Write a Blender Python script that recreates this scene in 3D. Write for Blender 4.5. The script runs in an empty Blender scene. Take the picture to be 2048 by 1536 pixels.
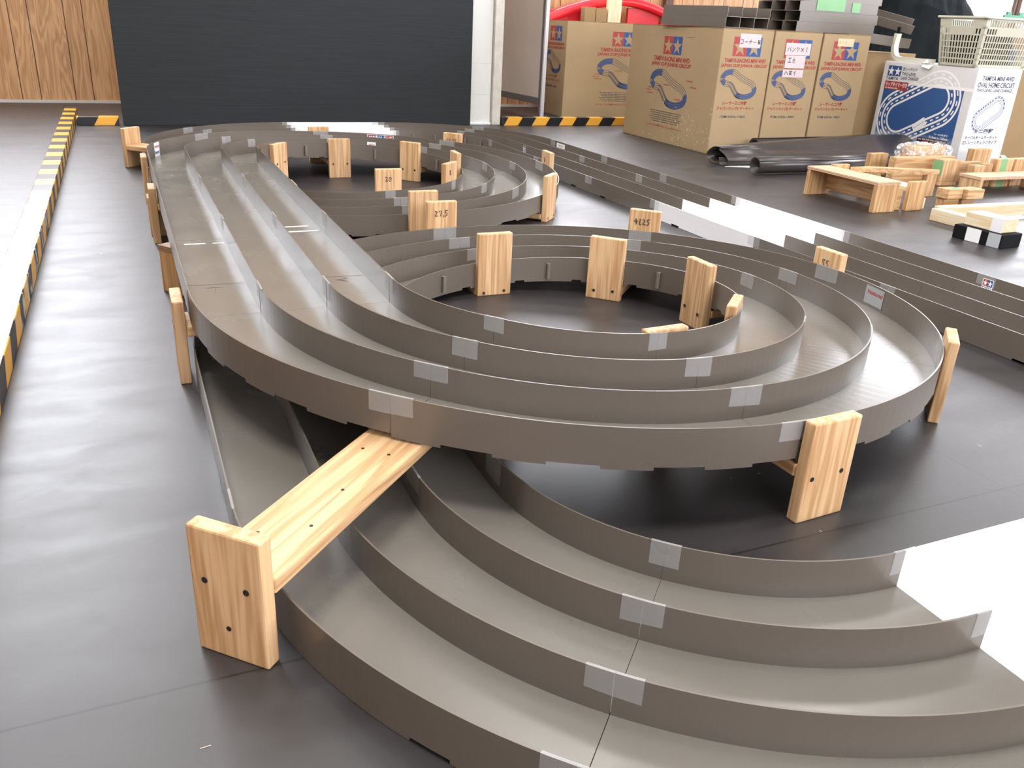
import bpy, bmesh, math, random
import numpy as np
from mathutils import Vector, Matrix
random.seed(7)
PI = math.pi
scene = bpy.context.scene
COL = scene.collection

# ------------------------------------------------------------------ camera
cam_d = bpy.data.cameras.new('camera'); cam = bpy.data.objects.new('camera', cam_d); COL.objects.link(cam)
_r, _u, _f = Vector((.9153, -.4000, .0477)), Vector((.1191, .3819, .9165)), Vector((.3849, .8331, -.3972))
cam.matrix_world = Matrix(((_r.x, _u.x, -_f.x, -.7893), (_r.y, _u.y, -_f.y, -1.4969), (_r.z, _u.z, -_f.z, .6171), (0, 0, 0, 1)))
cam_d.sensor_width = 36.0; cam_d.sensor_fit = 'HORIZONTAL'
cam_d.lens = 1681.25 / 2048 * 36.0
cam_d.clip_start = .02; cam_d.clip_end = 60
scene.camera = cam

# ------------------------------------------------------------------ world, view, lights
scene.view_settings.view_transform = 'Standard'; scene.view_settings.look = 'None'
scene.view_settings.gamma = 1; scene.view_settings.use_curve_mapping = False
scene.view_settings.exposure = 0.0
world = bpy.data.worlds.new('world'); scene.world = world; world.use_nodes = True
bg = world.node_tree.nodes['Background']; bg.inputs[0].default_value = (.85, .92, 1, 1); bg.inputs[1].default_value = .6

def area(name, loc, rot, sx, sy, power, col=(1, 1, 1)):
    d = bpy.data.lights.new(name, 'AREA'); d.shape = 'RECTANGLE'; d.size = sx; d.size_y = sy; d.energy = power; d.color = col
    o = bpy.data.objects.new(name, d); o.location = loc; o.rotation_euler = rot; COL.objects.link(o)
    return o
WIN_E = 12.0            # brightness of daylight seen in the window panes
LAMP_E = 6.0           # brightness of the ceiling tubes
# daylight entering through the window rows (north, east, south)
area('daylight_south', (1.2, -3.85, 1.75), (math.radians(68), 0, 0), 4.6, 1.3, 6, (1, .80, .66))
area('daylight_east', (5.35, .2, 1.7), (math.radians(70), 0, math.radians(90)), 4.5, 1.3, 12, (1, .84, .72))

# light of the fluorescent ceiling fixtures
for x_, y_, p_ in ((-1.1, -.9, 54), (.9, -.9, 26), (2.9, -.9, 20), (-1.1, 1.4, 16), (.9, 1.4, 16), (2.9, 1.4, 16), (-1.1, 3.6, 10), (2.4, 3.6, 12)):
    area('ceiling_lamp_light', (x_, y_, 3.39), (0, 0, 0), 1.2, .6, p_ * 1.55, (1, .985, .95))

# ------------------------------------------------------------------ tagging
def tag(o, label=None, cat=None, group=None, kind=None):
    if label: o['label'] = label
    if cat: o['category'] = cat
    if group: o['group'] = group
    if kind: o['kind'] = kind
    return o
def thing(name, loc, rz, label, cat, group=None):
    o = bpy.data.objects.new(name, None); o.location = loc; o.rotation_euler = (0, 0, rz); o.empty_display_size = .05
    COL.objects.link(o); return tag(o, label, cat, group)

# ------------------------------------------------------------------ materials
def new_mat(name):
    m = bpy.data.materials.new(name); m.use_nodes = True
    nt = m.node_tree; b = nt.nodes['Principled BSDF']
    return m, nt, b
def N(nt, t, **kw):
    n = nt.nodes.new(t)
    for k, v in kw.items(): setattr(n, k, v)
    return n
def ramp(nt, src, stops):
    r = N(nt, 'ShaderNodeValToRGB'); el = r.color_ramp.elements
    while len(el) < len(stops): el.new(.5)
    for e, (p, c) in zip(el, stops): e.position = p; e.color = (*c, 1) if len(c) == 3 else c
    nt.links.new(src, r.inputs[0]); return r.outputs[0]
def maprange(nt, src, a, b, c, d):
    r = N(nt, 'ShaderNodeMapRange'); nt.links.new(src, r.inputs[0])
    for i, v in zip((1, 2, 3, 4), (a, b, c, d)): r.inputs[i].default_value = v
    return r.outputs[0]
def noise(nt, scale, vec=None, detail=4, sc3=None, coord='Object', dist=0):
    tc = N(nt, 'ShaderNodeTexCoord'); src = tc.outputs[coord] if vec is None else vec
    if sc3:
        mp = N(nt, 'ShaderNodeMapping'); mp.inputs['Scale'].default_value = sc3; nt.links.new(src, mp.inputs[0]); src = mp.outputs[0]
    n = N(nt, 'ShaderNodeTexNoise'); n.inputs['Scale'].default_value = scale; n.inputs['Detail'].default_value = detail
    n.inputs['Distortion'].default_value = dist
    nt.links.new(src, n.inputs['Vector']); return n.outputs[0]
def bump(nt, b, h, strength, dist=.01):
    bp = N(nt, 'ShaderNodeBump'); bp.inputs['Strength'].default_value = strength; bp.inputs['Distance'].default_value = dist
    nt.links.new(h, bp.inputs['Height']); nt.links.new(bp.outputs[0], b.inputs['Normal'])
def plain(name, col, rough=.5, spec=.5, metal=0, nz=.0, nscale=8):
    m, nt, b = new_mat(name)
    b.inputs['Base Color'].default_value = (*col, 1); b.inputs['Roughness'].default_value = rough
    b.inputs['Specular IOR Level'].default_value = spec; b.inputs['Metallic'].default_value = metal
    if nz:
        h = noise(nt, nscale)
        c = ramp(nt, h, [(.3, tuple(x * (1 - nz) for x in col)), (.7, tuple(min(1, x * (1 + nz)) for x in col))])
        nt.links.new(c, b.inputs['Base Color'])
    return m
def emis(name, col, e):
    m, nt, b = new_mat(name); b.inputs['Base Color'].default_value = (*col, 1)
    b.inputs['Emission Color'].default_value = (*col, 1); b.inputs['Emission Strength'].default_value = e
    # slight uneven brightness of the daylight outside
    h = noise(nt, .7); nt.links.new(maprange(nt, h, .3, .7, e * .8, e * 1.2), b.inputs['Emission Strength'])
    return m
def wood(name, c1, c2, axis, rough=.55, rings=42, knots=True):
    """pine: fine growth lines running along the given axis"""
    m, nt, b = new_mat(name)
    tc = N(nt, 'ShaderNodeTexCoord'); oi = N(nt, 'ShaderNodeObjectInfo')
    ad = N(nt, 'ShaderNodeVectorMath', operation='ADD'); nt.links.new(tc.outputs['Object'], ad.inputs[0])
    ml = N(nt, 'ShaderNodeVectorMath', operation='SCALE'); ml.inputs[0].default_value = (3.1, 7.3, 5.7)
    nt.links.new(oi.outputs['Random'], ml.inputs['Scale']); nt.links.new(ml.outputs[0], ad.inputs[1])
    s = [rings, rings, rings]; s['xyz'.index(axis)] = 2.2
    mp = N(nt, 'ShaderNodeMapping'); mp.inputs['Scale'].default_value = s; nt.links.new(ad.outputs[0], mp.inputs[0])
    n1 = N(nt, 'ShaderNodeTexNoise'); n1.inputs['Scale'].default_value = 1.0; n1.inputs['Detail'].default_value = 2.5; n1.inputs['Distortion'].default_value = .25
    nt.links.new(mp.outputs[0], n1.inputs['Vector'])
    s2 = [rings * 6] * 3; s2['xyz'.index(axis)] = 9
    mp2 = N(nt, 'ShaderNodeMapping'); mp2.inputs['Scale'].default_value = s2; nt.links.new(ad.outputs[0], mp2.inputs[0])
    n2 = N(nt, 'ShaderNodeTexNoise'); n2.inputs['Scale'].default_value = 1.0; n2.inputs['Detail'].default_value = 1.5
    nt.links.new(mp2.outputs[0], n2.inputs['Vector'])
    sn = N(nt, 'ShaderNodeMath', operation='MULTIPLY'); nt.links.new(n1.outputs[0], sn.inputs[0]); sn.inputs[1].default_value = 26
    si = N(nt, 'ShaderNodeMath', operation='SINE'); nt.links.new(sn.outputs[0], si.inputs[0])
    mx = N(nt, 'ShaderNodeMath', operation='MULTIPLY_ADD'); nt.links.new(si.outputs[0], mx.inputs[0]); mx.inputs[1].default_value = .32; nt.links.new(n2.outputs[0], mx.inputs[2])
    c = ramp(nt, mx.outputs[0], [(.15, c1), (.9, c2)])
    if knots:
        s3 = [15] * 3; s3['xyz'.index(axis)] = 7
        mp3 = N(nt, 'ShaderNodeMapping'); mp3.inputs['Scale'].default_value = s3; nt.links.new(ad.outputs[0], mp3.inputs[0])
        v = N(nt, 'ShaderNodeTexVoronoi'); v.inputs['Scale'].default_value = 1; v.inputs['Randomness'].default_value = 1
        nt.links.new(mp3.outputs[0], v.inputs['Vector'])
        k = ramp(nt, v.outputs['Distance'], [(.05, (1, 1, 1)), (.11, (0, 0, 0))])
        # keep only some cells
        sx = N(nt, 'ShaderNodeSeparateColor'); nt.links.new(v.outputs['Color'], sx.inputs[0])
        gt = N(nt, 'ShaderNodeMath', operation='GREATER_THAN'); nt.links.new(sx.outputs[0], gt.inputs[0]); gt.inputs[1].default_value = .72
        kk = N(nt, 'ShaderNodeMath', operation='MULTIPLY'); nt.links.new(k, kk.inputs[0]); nt.links.new(gt.outputs[0], kk.inputs[1])
        mc = N(nt, 'ShaderNodeMix', data_type='RGBA'); nt.links.new(kk.outputs[0], mc.inputs[0]); nt.links.new(c, mc.inputs[6])
        mc.inputs[7].default_value = (c2[0] * .45, c2[1] * .33, c2[2] * .25, 1); c = mc.outputs[2]
    hv = N(nt, 'ShaderNodeHueSaturation'); nt.links.new(c, hv.inputs['Color'])
    nt.links.new(maprange(nt, oi.outputs['Random'], 0, 1, .9, 1.1), hv.inputs['Value'])
    nt.links.new(hv.outputs[0], b.inputs['Base Color'])
    b.inputs['Roughness'].default_value = rough
    bump(nt, b, mx.outputs[0], .08, .002)
    return m

M = {}
P1, P2 = (.66, .43, .235), (.45, .25, .11)
for ax in 'xyz':
    M['pine_' + ax] = wood('pine_' + ax, P1, P2, ax)
    M['old_' + ax] = wood('old_pine_' + ax, (.60, .38, .19), (.40, .21, .085), ax)
    M['white_' + ax] = wood('pale_pine_' + ax, (.82, .70, .50), (.74, .56, .33), ax)
M['ply'] = wood('plywood_face', (.60, .40, .26), (.50, .30, .18), 'y', knots=False)
M['plydark'] = wood('plywood_brown', (.34, .20, .12), (.24, .13, .07), 'x', knots=False)
M['screw'] = plain('screw_steel', (.05, .045, .04), .4, metal=.6)
M['ink'] = plain('marker_ink', (.03, .022, .02), .5)

def plastic(name, col, rough, worn):
    m, nt, b = new_mat(name)
    h = noise(nt, 3, detail=3); h2 = noise(nt, 40, detail=3, sc3=(1, 1, 1))
    c = ramp(nt, h, [(.3, tuple(x * .93 for x in col)), (.7, tuple(x * 1.06 for x in col))])
    nt.links.new(c, b.inputs['Base Color'])
    if worn:
        w = noise(nt, 9, detail=6, dist=.1)
        nt.links.new(maprange(nt, w, .35, .7, rough - .03, rough + .05), b.inputs['Roughness'])
        nt.links.new(ramp(nt, noise(nt, 6, detail=5, dist=.15), [(.3, tuple(x * .94 for x in col)), (.5, col), (.75, tuple(min(1, x * 1.07) for x in col))]), b.inputs['Base Color'])
    else:
        nt.links.new(maprange(nt, h, .3, .7, rough, rough + .06), b.inputs['Roughness'])
    b.inputs['Specular IOR Level'].default_value = .6
    return m
M['wall'] = plastic('grey_track_plastic', (.132, .110, .090), .27, False)
M['lane'] = plastic('grey_lane_plastic', (.172, .157, .136), .24, True)
M['wwall'] = plastic('white_track_plastic', (.80, .79, .80), .35, False)
M['wlane'] = plastic('white_lane_plastic', (.84, .83, .84), .33, True)
M['clip'] = plain('clip_plastic', (.17, .145, .12), .4)
# clear adhesive tape: thin film, half see-through
m, nt, b = new_mat('clear_tape'); M['tape'] = m
b.inputs['Base Color'].default_value = (.62, .62, .62, 1); b.inputs['Roughness'].default_value = .45
tr = N(nt, 'ShaderNodeBsdfTransparent'); mx = N(nt, 'ShaderNodeMixShader')
w = noise(nt, 60, sc3=(1, 1, 8)); nt.links.new(maprange(nt, w, .3, .7, .29, .33), mx.inputs[0])
nt.links.new(tr.outputs[0], mx.inputs[1]); nt.links.new(b.outputs[0], mx.inputs[2])
nt.links.new(mx.outputs[0], nt.nodes['Material Output'].inputs[0])
m, nt, b = new_mat('cling_wrap'); M['wrap'] = m
b.inputs['Base Color'].default_value = (.9, .9, .9, 1); b.inputs['Roughness'].default_value = .12; b.inputs['Specular IOR Level'].default_value = 1
tr = N(nt, 'ShaderNodeBsdfTransparent'); mx = N(nt, 'ShaderNodeMixShader')
w = noise(nt, 30, detail=6, dist=1.5); nt.links.new(maprange(nt, w, .45, .62, .06, .7), mx.inputs[0]); bump(nt, b, w, .6, .01)
nt.links.new(tr.outputs[0], mx.inputs[1]); nt.links.new(b.outputs[0], mx.inputs[2])
nt.links.new(mx.outputs[0], nt.nodes['Material Output'].inputs[0])

def cardboard(name, col):
    m, nt, b = new_mat(name)
    f = noise(nt, 3.5, detail=3); g = noise(nt, 260, detail=2)
    c = ramp(nt, f, [(.25, tuple(x * .92 for x in col)), (.75, tuple(x * 1.05 for x in col))])
    mc = N(nt, 'ShaderNodeMix', data_type='RGBA', blend_type='MULTIPLY'); mc.inputs[0].default_value = .25
    nt.links.new(c, mc.inputs[6]); nt.links.new(g, mc.inputs[7]); nt.links.new(mc.outputs[2], b.inputs['Base Color'])
    b.inputs['Roughness'].default_value = .75; b.inputs['Specular IOR Level'].default_value = .25
    return m
M['kraft'] = cardboard('kraft_cardboard', (.45, .325, .185))
M['kraft2'] = cardboard('kraft_cardboard_brown', (.36, .24, .12))
M['carton_white'] = cardboard('white_cardboard', (.82, .82, .83))
M['red'] = plain('print_red', (.36, .045, .04), .6); M['blue'] = plain('print_blue', (.02, .075, .24), .6)
M['navy'] = plain('print_navy', (.03, .045, .09), .6); M['black'] = plain('print_black', (.015, .015, .018), .5)
M['pwhite'] = plain('print_white', (.85, .85, .86), .5); M['paper'] = plain('paper_note', (.80, .76, .76), .6)
M['grey'] = plain('print_grey', (.35, .4, .5), .6)
M['kbrown'] = plain('scuffed_card', (.30, .20, .10), .8); M['kpale'] = plain('torn_card', (.72, .58, .38), .8)
m, nt, b = new_mat('print_fading_blue'); M['bluefade'] = m      # printed blue that fades to white at its lower edge
tc = N(nt, 'ShaderNodeTexCoord'); sx = N(nt, 'ShaderNodeSeparateXYZ'); nt.links.new(tc.outputs['Object'], sx.inputs[0])
nt.links.new(ramp(nt, maprange(nt, sx.outputs[2], .03, .14, 0, 1), [(0, (.8, .82, .86)), (1, (.025, .09, .27))]), b.inputs['Base Color'])
M['greentape'] = plain('green_masking_tape', (.20, .42, .20), .55, nz=.1)
M['whitetape'] = plain('white_cloth_tape', (.80, .79, .80), .4)
M['greytape'] = plain('silvery_tape', (.42, .44, .46), .35)
M['blackfoam'] = plain('black_foam', (.006, .006, .007), .8, .15)
M['sheet'] = plain('rolled_sheet_vinyl', (.052, .043, .042), .27, .6, nz=.08)
M['sheetback'] = plain('rolled_sheet_back', (.16, .19, .20), .5)
M['basket'] = plain('basket_plastic', (.52, .51, .41), .4)
M['green'] = plain('green_plastic', (.02, .22, .10), .35)
M['bluebag'] = plain('blue_bag', (.12, .22, .55), .5)
M['cream'] = plain('cream_moulding', (.66, .66, .56), .35)
M['redplastic'] = plain('red_plastic', (.70, .012, .025), .35, .5)
M['darkbag'] = plain('black_tarpaulin', (.010, .012, .013), .85, .03, nz=.3)
M['steel'] = plain('grey_metal_frame', (.13, .135, .15), .4, metal=.3)
M['alu'] = plain('aluminium_edge', (.62, .63, .66), .4, metal=.4)
M['wbsurf'] = plain('whiteboard_surface', (.50, .46, .42), .35, nz=.08, nscale=3)
# dark partition board: flat blue-black with fine horizontal brushing
m, nt, b = new_mat('partition_board_black'); M['darkboard'] = m
h = noise(nt, 1, sc3=(3, 3, 260), detail=3)
nt.links.new(ramp(nt, h, [(.3, (.015, .018, .021)), (.7, (.023, .027, .031))]), b.inputs['Base Color'])
b.inputs['Roughness'].default_value = .62; b.inputs['Specular IOR Level'].default_value = .3; bump(nt, b, h, .1, .002)
M['whitepanel'] = plain('white_panel', (.72, .72, .69), .5, nz=.02)
M['pillar'] = plain('pillar_paint', (.60, .57, .50), .6, nz=.10, nscale=20)

# hazard tape: yellow and black, slanted on the side
def hazard(name, axis, slope, period, phase, blotchy=False):
    m, nt, b = new_mat(name)
    tc = N(nt, 'ShaderNodeTexCoord'); sx = N(nt, 'ShaderNodeSeparateXYZ'); nt.links.new(tc.outputs['Object'], sx.inputs[0])
    a = N(nt, 'ShaderNodeMath', operation='MULTIPLY_ADD'); nt.links.new(sx.outputs[2], a.inputs[0]); a.inputs[1].default_value = slope; nt.links.new(sx.outputs[axis], a.inputs[2])
    d = N(nt, 'ShaderNodeMath', operation='MULTIPLY_ADD'); nt.links.new(a.outputs[0], d.inputs[0]); d.inputs[1].default_value = 1 / period; d.inputs[2].default_value = phase
    f = N(nt, 'ShaderNodeMath', operation='FRACT'); nt.links.new(d.outputs[0], f.inputs[0])
    g = N(nt, 'ShaderNodeMath', operation='GREATER_THAN'); nt.links.new(f.outputs[0], g.inputs[0]); g.inputs[1].default_value = .5
    mc = N(nt, 'ShaderNodeMix', data_type='RGBA'); nt.links.new(g.outputs[0], mc.inputs[0]); mc.inputs[6].default_value = (.012, .012, .014, 1); mc.inputs[7].default_value = (.80, .40, .045, 1)
    out = mc.outputs[2]
    if blotchy:
        w = noise(nt, 18, detail=8, sc3=(1, 2, 1), dist=.5)
        k = ramp(nt, w, [(.52, (0, 0, 0)), (.6, (1, 1, 1))])
        # pale blotches over one stretch of the beam only
        yy = maprange(nt, sx.outputs[1], .1, .5, 0, 1); y2 = maprange(nt, sx.outputs[1], 1.1, 1.6, 1, 0)
        q = N(nt, 'ShaderNodeMath', operation='MULTIPLY'); nt.links.new(yy, q.inputs[0]); nt.links.new(y2, q.inputs[1])
        q2 = N(nt, 'ShaderNodeMath', operation='MULTIPLY'); nt.links.new(q.outputs[0], q2.inputs[0]); nt.links.new(k, q2.inputs[1])
        m2 = N(nt, 'ShaderNodeMix', data_type='RGBA'); nt.links.new(q2.outputs[0], m2.inputs[0]); nt.links.new(out, m2.inputs[6]); m2.inputs[7].default_value = (.62, .60, .52, 1)
        out = m2.outputs[2]
    nt.links.new(out, b.inputs['Base Color']); b.inputs['Roughness'].default_value = .28
    return m
M['hazard_y'] = hazard('hazard_tape_long', 1, -.8, .1985, .36, True)
M['hazard_x'] = hazard('hazard_tape_cross', 0, -.62, .1950, .31)

# vertical wood panelling
def panelling(name, w0, ax=0):
    m, nt, b = new_mat(name)
    tc = N(nt, 'ShaderNodeTexCoord'); sx = N(nt, 'ShaderNodeSeparateXYZ'); nt.links.new(tc.outputs['Object'], sx.inputs[0])
    # plank index with uneven widths from two interleaved rhythms
    def edge(off):
        d = N(nt, 'ShaderNodeMath', operation='MULTIPLY_ADD'); nt.links.new(sx.outputs[ax], d.inputs[0]); d.inputs[1].default_value = 1 / w0; d.inputs[2].default_value = off
        f = N(nt, 'ShaderNodeMath', operation='FRACT'); nt.links.new(d.outputs[0], f.inputs[0])
        c = N(nt, 'ShaderNodeMath', operation='COMPARE'); nt.links.new(f.outputs[0], c.inputs[0]); c.inputs[1].default_value = .5; c.inputs[2].default_value = .0035 / w0 * .75
        fl = N(nt, 'ShaderNodeMath', operation='FLOOR'); nt.links.new(d.outputs[0], fl.inputs[0])
        rd = N(nt, 'ShaderNodeMath', operation='ROUND'); nt.links.new(d.outputs[0], rd.inputs[0])
        return c.outputs[0], rd.outputs[0]
    e1, f1 = edge(.5 + 1.3496 / w0); e2, f2 = edge(.5 + 1.246 / w0)
    mxx = N(nt, 'ShaderNodeMath', operation='MAXIMUM'); nt.links.new(e1, mxx.inputs[0]); nt.links.new(e2, mxx.inputs[1])
    s = N(nt, 'ShaderNodeMath', operation='MULTIPLY_ADD'); nt.links.new(f1, s.inputs[0]); s.inputs[1].default_value = 3.7; nt.links.new(f2, s.inputs[2])
    cb = N(nt, 'ShaderNodeCombineXYZ'); nt.links.new(s.outputs[0], cb.inputs[1 - ax])
    ad = N(nt, 'ShaderNodeVectorMath', operation='ADD'); nt.links.new(tc.outputs['Object'], ad.inputs[0]); nt.links.new(cb.outputs[0], ad.inputs[1])
    mp = N(nt, 'ShaderNodeMapping'); mp.inputs['Scale'].default_value = (9, 1, 1.1) if ax == 0 else (1, 9, 1.1); nt.links.new(ad.outputs[0], mp.inputs[0])
    n = N(nt, 'ShaderNodeTexNoise'); n.inputs['Scale'].default_value = 1.4; n.inputs['Detail'].default_value = 2; n.inputs['Distortion'].default_value = .5
    nt.links.new(mp.outputs[0], n.inputs['Vector'])
    mu = N(nt, 'ShaderNodeMath', operation='MULTIPLY'); nt.links.new(n.outputs[0], mu.inputs[0]); mu.inputs[1].default_value = 55
    si = N(nt, 'ShaderNodeMath', operation='SINE'); nt.links.new(mu.outputs[0], si.inputs[0])
    g = noise(nt, 1, vec=ad.outputs[0], sc3=(160, 1, 5) if ax == 0 else (1, 160, 5), detail=2)
    q = N(nt, 'ShaderNodeMath', operation='MULTIPLY_ADD'); nt.links.new(si.outputs[0], q.inputs[0]); q.inputs[1].default_value = .2; nt.links.new(g, q.inputs[2])
    c = ramp(nt, q.outputs[0], [(.25, (.62, .36, .17)), (.8, (.42, .21, .085))])
    m2 = N(nt, 'ShaderNodeMix', data_type='RGBA'); nt.links.new(mxx.outputs[0], m2.inputs[0]); nt.links.new(c, m2.inputs[6]); m2.inputs[7].default_value = (.05, .02, .01, 1)
    nt.links.new(m2.outputs[2], b.inputs['Base Color']); b.inputs['Roughness'].default_value = .45
    return m
M['panelling'] = panelling('wood_panelling', .2985)
M['panelling_x'] = panelling('wood_panelling_side', .2985, 1)

# floor: dark semi-gloss sheets laid edge to edge
m, nt, b = new_mat('floor_sheet'); M['floor'] = m
tc = N(nt, 'ShaderNodeTexCoord'); sx = N(nt, 'ShaderNodeSeparateXYZ'); nt.links.new(tc.outputs['Object'], sx.inputs[0])
f1 = noise(nt, 1.3, detail=4); f2 = noise(nt, 6, detail=7, dist=.5, sc3=(1, 2.5, 1)); f3 = noise(nt, 55, detail=3, sc3=(1, 6, 1))
base = ramp(nt, f2, [(.3, (.020, .017, .017)), (.7, (.031, .027, .028))])
def seam(axis, c, w, slope=0.0):
    a = N(nt, 'ShaderNodeMath', operation='MULTIPLY_ADD'); nt.links.new(sx.outputs[1 - axis], a.inputs[0]); a.inputs[1].default_value = slope; nt.links.new(sx.outputs[axis], a.inputs[2])
    k = N(nt, 'ShaderNodeMath', operation='COMPARE'); nt.links.new(a.outputs[0], k.inputs[0]); k.inputs[1].default_value = c; k.inputs[2].default_value = w
    return k.outputs[0]
sm = None
for args in ((1, -.793, .0016, .0), (1, .955, .0018, .105), (1, 2.78, .002), (0, .37, .0010), (0, 1.62, .001), (0, -2.1, .0015)):
    k = seam(*args)
    if sm is None: sm = k
    else:
        q = N(nt, 'ShaderNodeMath', operation='MAXIMUM'); nt.links.new(sm, q.inputs[0]); nt.links.new(k, q.inputs[1]); sm = q.outputs[0]
mc = N(nt, 'ShaderNodeMix', data_type='RGBA'); nt.links.new(sm, mc.inputs[0]); nt.links.new(base, mc.inputs[6]); mc.inputs[7].default_value = (.006, .005, .005, 1)
nt.links.new(mc.outputs[2], b.inputs['Base Color'])
rr = N(nt, 'ShaderNodeMath', operation='MULTIPLY_ADD'); nt.links.new(f3, rr.inputs[0]); rr.inputs[1].default_value = .10
nt.links.new(maprange(nt, f2, .3, .7, .34, .42), rr.inputs[2]); nt.links.new(rr.outputs[0], b.inputs['Roughness'])
b.inputs['Specular IOR Level'].default_value = .75
hs = N(nt, 'ShaderNodeMath', operation='SUBTRACT'); nt.links.new(f1, hs.inputs[0]); nt.links.new(sm, hs.inputs[1])
bump(nt, b, hs.outputs[0], .10, .012)
M['plaster'] = plain('plaster_wall', (.30, .28, .25), .7, nz=.05)
M['ceiling'] = plain('ceiling_board', (.38, .37, .35), .8)
M['basetrim'] = plain('pale_trim', (.55, .53, .50), .5)
M['window'] = emis('window_daylight', (.90, .93, 1.0), WIN_E)
M['lamp'] = emis('lamp_tube_glow', (1, .97, .92), LAMP_E)
M['mullion'] = plain('brown_window_frame', (.12, .06, .04), .5)

# ------------------------------------------------------------------ mesh helpers
def mesh_obj(name, V, F, mats, parent=None, mi=None, smooth=False):
    me = bpy.data.meshes.new(name); me.from_pydata([tuple(map(float, v)) for v in V], [], F)
    if not isinstance(mats, (list, tuple)): mats = [mats]
    for m in mats: me.materials.append(m)
    if mi is not None: me.polygons.foreach_set('material_index', mi)
    if smooth: me.polygons.foreach_set('use_smooth', [True] * len(F))
    me.update()
    o = bpy.data.objects.new(name, me); COL.objects.link(o)
    if parent: o.parent = parent
    return o
class MB:
    """collects boxes, prisms and tubes into one mesh"""
    def __init__(s): s.V = []; s.F = []; s.I = []
    def add(s, V, F, mi=0):
        n = len(s.V); s.V += [tuple(v) for v in V]; s.F += [[i + n for i in f] for f in F]; s.I += [mi] * len(F); return s
    def box(s, x0, x1, y0, y1, z0, z1, mi=0, bev=0, M4=None):
        if bev:
            bm = bmesh.new(); bmesh.ops.create_cube(bm, size=1)
            for v in bm.verts: v.co = Vector(((x0 + x1) / 2 + v.co.x * (x1 - x0), (y0 + y1) / 2 + v.co.y * (y1 - y0), (z0 + z1) / 2 + v.co.z * (z1 - z0)))
            bmesh.ops.bevel(bm, geom=bm.edges[:], offset=bev, segments=2, profile=.5, affect='EDGES')
            V = [v.co.copy() for v in bm.verts]; F = [[v.index for v in f.verts] for f in bm.faces]; bm.free()
        else:
            V = [Vector(p) for p in ((x0, y0, z0), (x1, y0, z0), (x1, y1, z0), (x0, y1, z0), (x0, y0, z1), (x1, y0, z1), (x1, y1, z1), (x0, y1, z1))]
            F = [[0, 3, 2, 1], [4, 5, 6, 7], [0, 1, 5, 4], [1, 2, 6, 5], [2, 3, 7, 6], [3, 0, 4, 7]]
        if M4 is not None: V = [M4 @ v for v in V]
        return s.add(V, F, mi)
    def prism(s, poly, z0, z1, mi=0):
        n = len(poly); V = [(x, y, z0) for x, y in poly] + [(x, y, z1) for x, y in poly]
        F = [list(range(n))[::-1], list(range(n, 2 * n))] + [[i, (i + 1) % n, n + (i + 1) % n, n + i] for i in range(n)]
        return s.add(V, F, mi)
    def tube(s, pts, r, n=10, mi=0, caps=True):
        pts = [Vector(p) for p in pts]; V = []; F = []
        for i, p in enumerate(pts):
            d = (pts[min(i + 1, len(pts) - 1)] - pts[max(i - 1, 0)]).normalized()
            a = d.cross(Vector((0, 0, 1)))
            if a.length < .01: a = d.cross(Vector((1, 0, 0)))
            a.normalize(); c = d.cross(a)
            rr = r[i] if isinstance(r, (list, tuple)) else r
            V += [p + (a * math.cos(2 * PI * k / n) + c * math.sin(2 * PI * k / n)) * rr for k in range(n)]
        for i in range(len(pts) - 1):
            for k in range(n): F.append([i * n + k, i * n + (k + 1) % n, (i + 1) * n + (k + 1) % n, (i + 1) * n + k])
        if caps: F += [list(range(n))[::-1], [(len(pts) - 1) * n + k for k in range(n)]]
        return s.add(V, F, mi)
    def build(s, name, mats, parent=None, smooth=False): return mesh_obj(name, s.V, s.F, mats, parent, s.I, smooth)

# ------------------------------------------------------------------ lettering and printed graphics
_tc = {}
def text_mesh(body, bold=.028, shear=0.0):
    key = (body, bold, shear)
    if key not in _tc:
        cu = bpy.data.curves.new('lettering', 'FONT'); cu.body = body; cu.offset = bold; cu.shear = shear; cu.resolution_u = 2
        ob = bpy.data.objects.new('lettering', cu); COL.objects.link(ob)
        dg = bpy.context.evaluated_depsgraph_get(); dg.update()
        me = bpy.data.meshes.new_from_object(ob.evaluated_get(dg))
        V = np.array([v.co[:2] for v in me.vertices]); F = [list(p.vertices) for p in me.polygons]
        bpy.data.objects.remove(ob); bpy.data.curves.remove(cu); bpy.data.meshes.remove(me)
        if len(V):
            lo, hi = V.min(0), V.max(0); V = (V - lo) / np.maximum(hi - lo, 1e-6)
        _tc[key] = (V, F)
    return _tc[key]
def catmull(P, n=8, closed=True):
    P = [np.array(p, float) for p in P]; L = len(P); out = []
    for i in range(L if closed else L - 1):
        if closed: a, b, c, d = P[i - 1], P[i], P[(i + 1) % L], P[(i + 2) % L]
        else: a, b, c, d = P[max(i - 1, 0)], P[i], P[i + 1], P[min(i + 2, L - 1)]
        for k in range(n):
            t = k / n; out.append(.5 * ((2 * b) + (c - a) * t + (2 * a - 5 * b + 4 * c - d) * t * t + (3 * b - a - 3 * c + d) * t ** 3))
    if not closed: out.append(P[-1])
    return np.array(out)
def offset_curve(C, o, closed=True):
    T = np.roll(C, -1, 0) - np.roll(C, 1, 0)
    if not closed: T[0] = C[1] - C[0]; T[-1] = C[-1] - C[-2]
    T = T / np.maximum(np.linalg.norm(T, axis=1, keepdims=True), 1e-9)
    return C + np.stack([-T[:, 1], T[:, 0]], 1) * o
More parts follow.
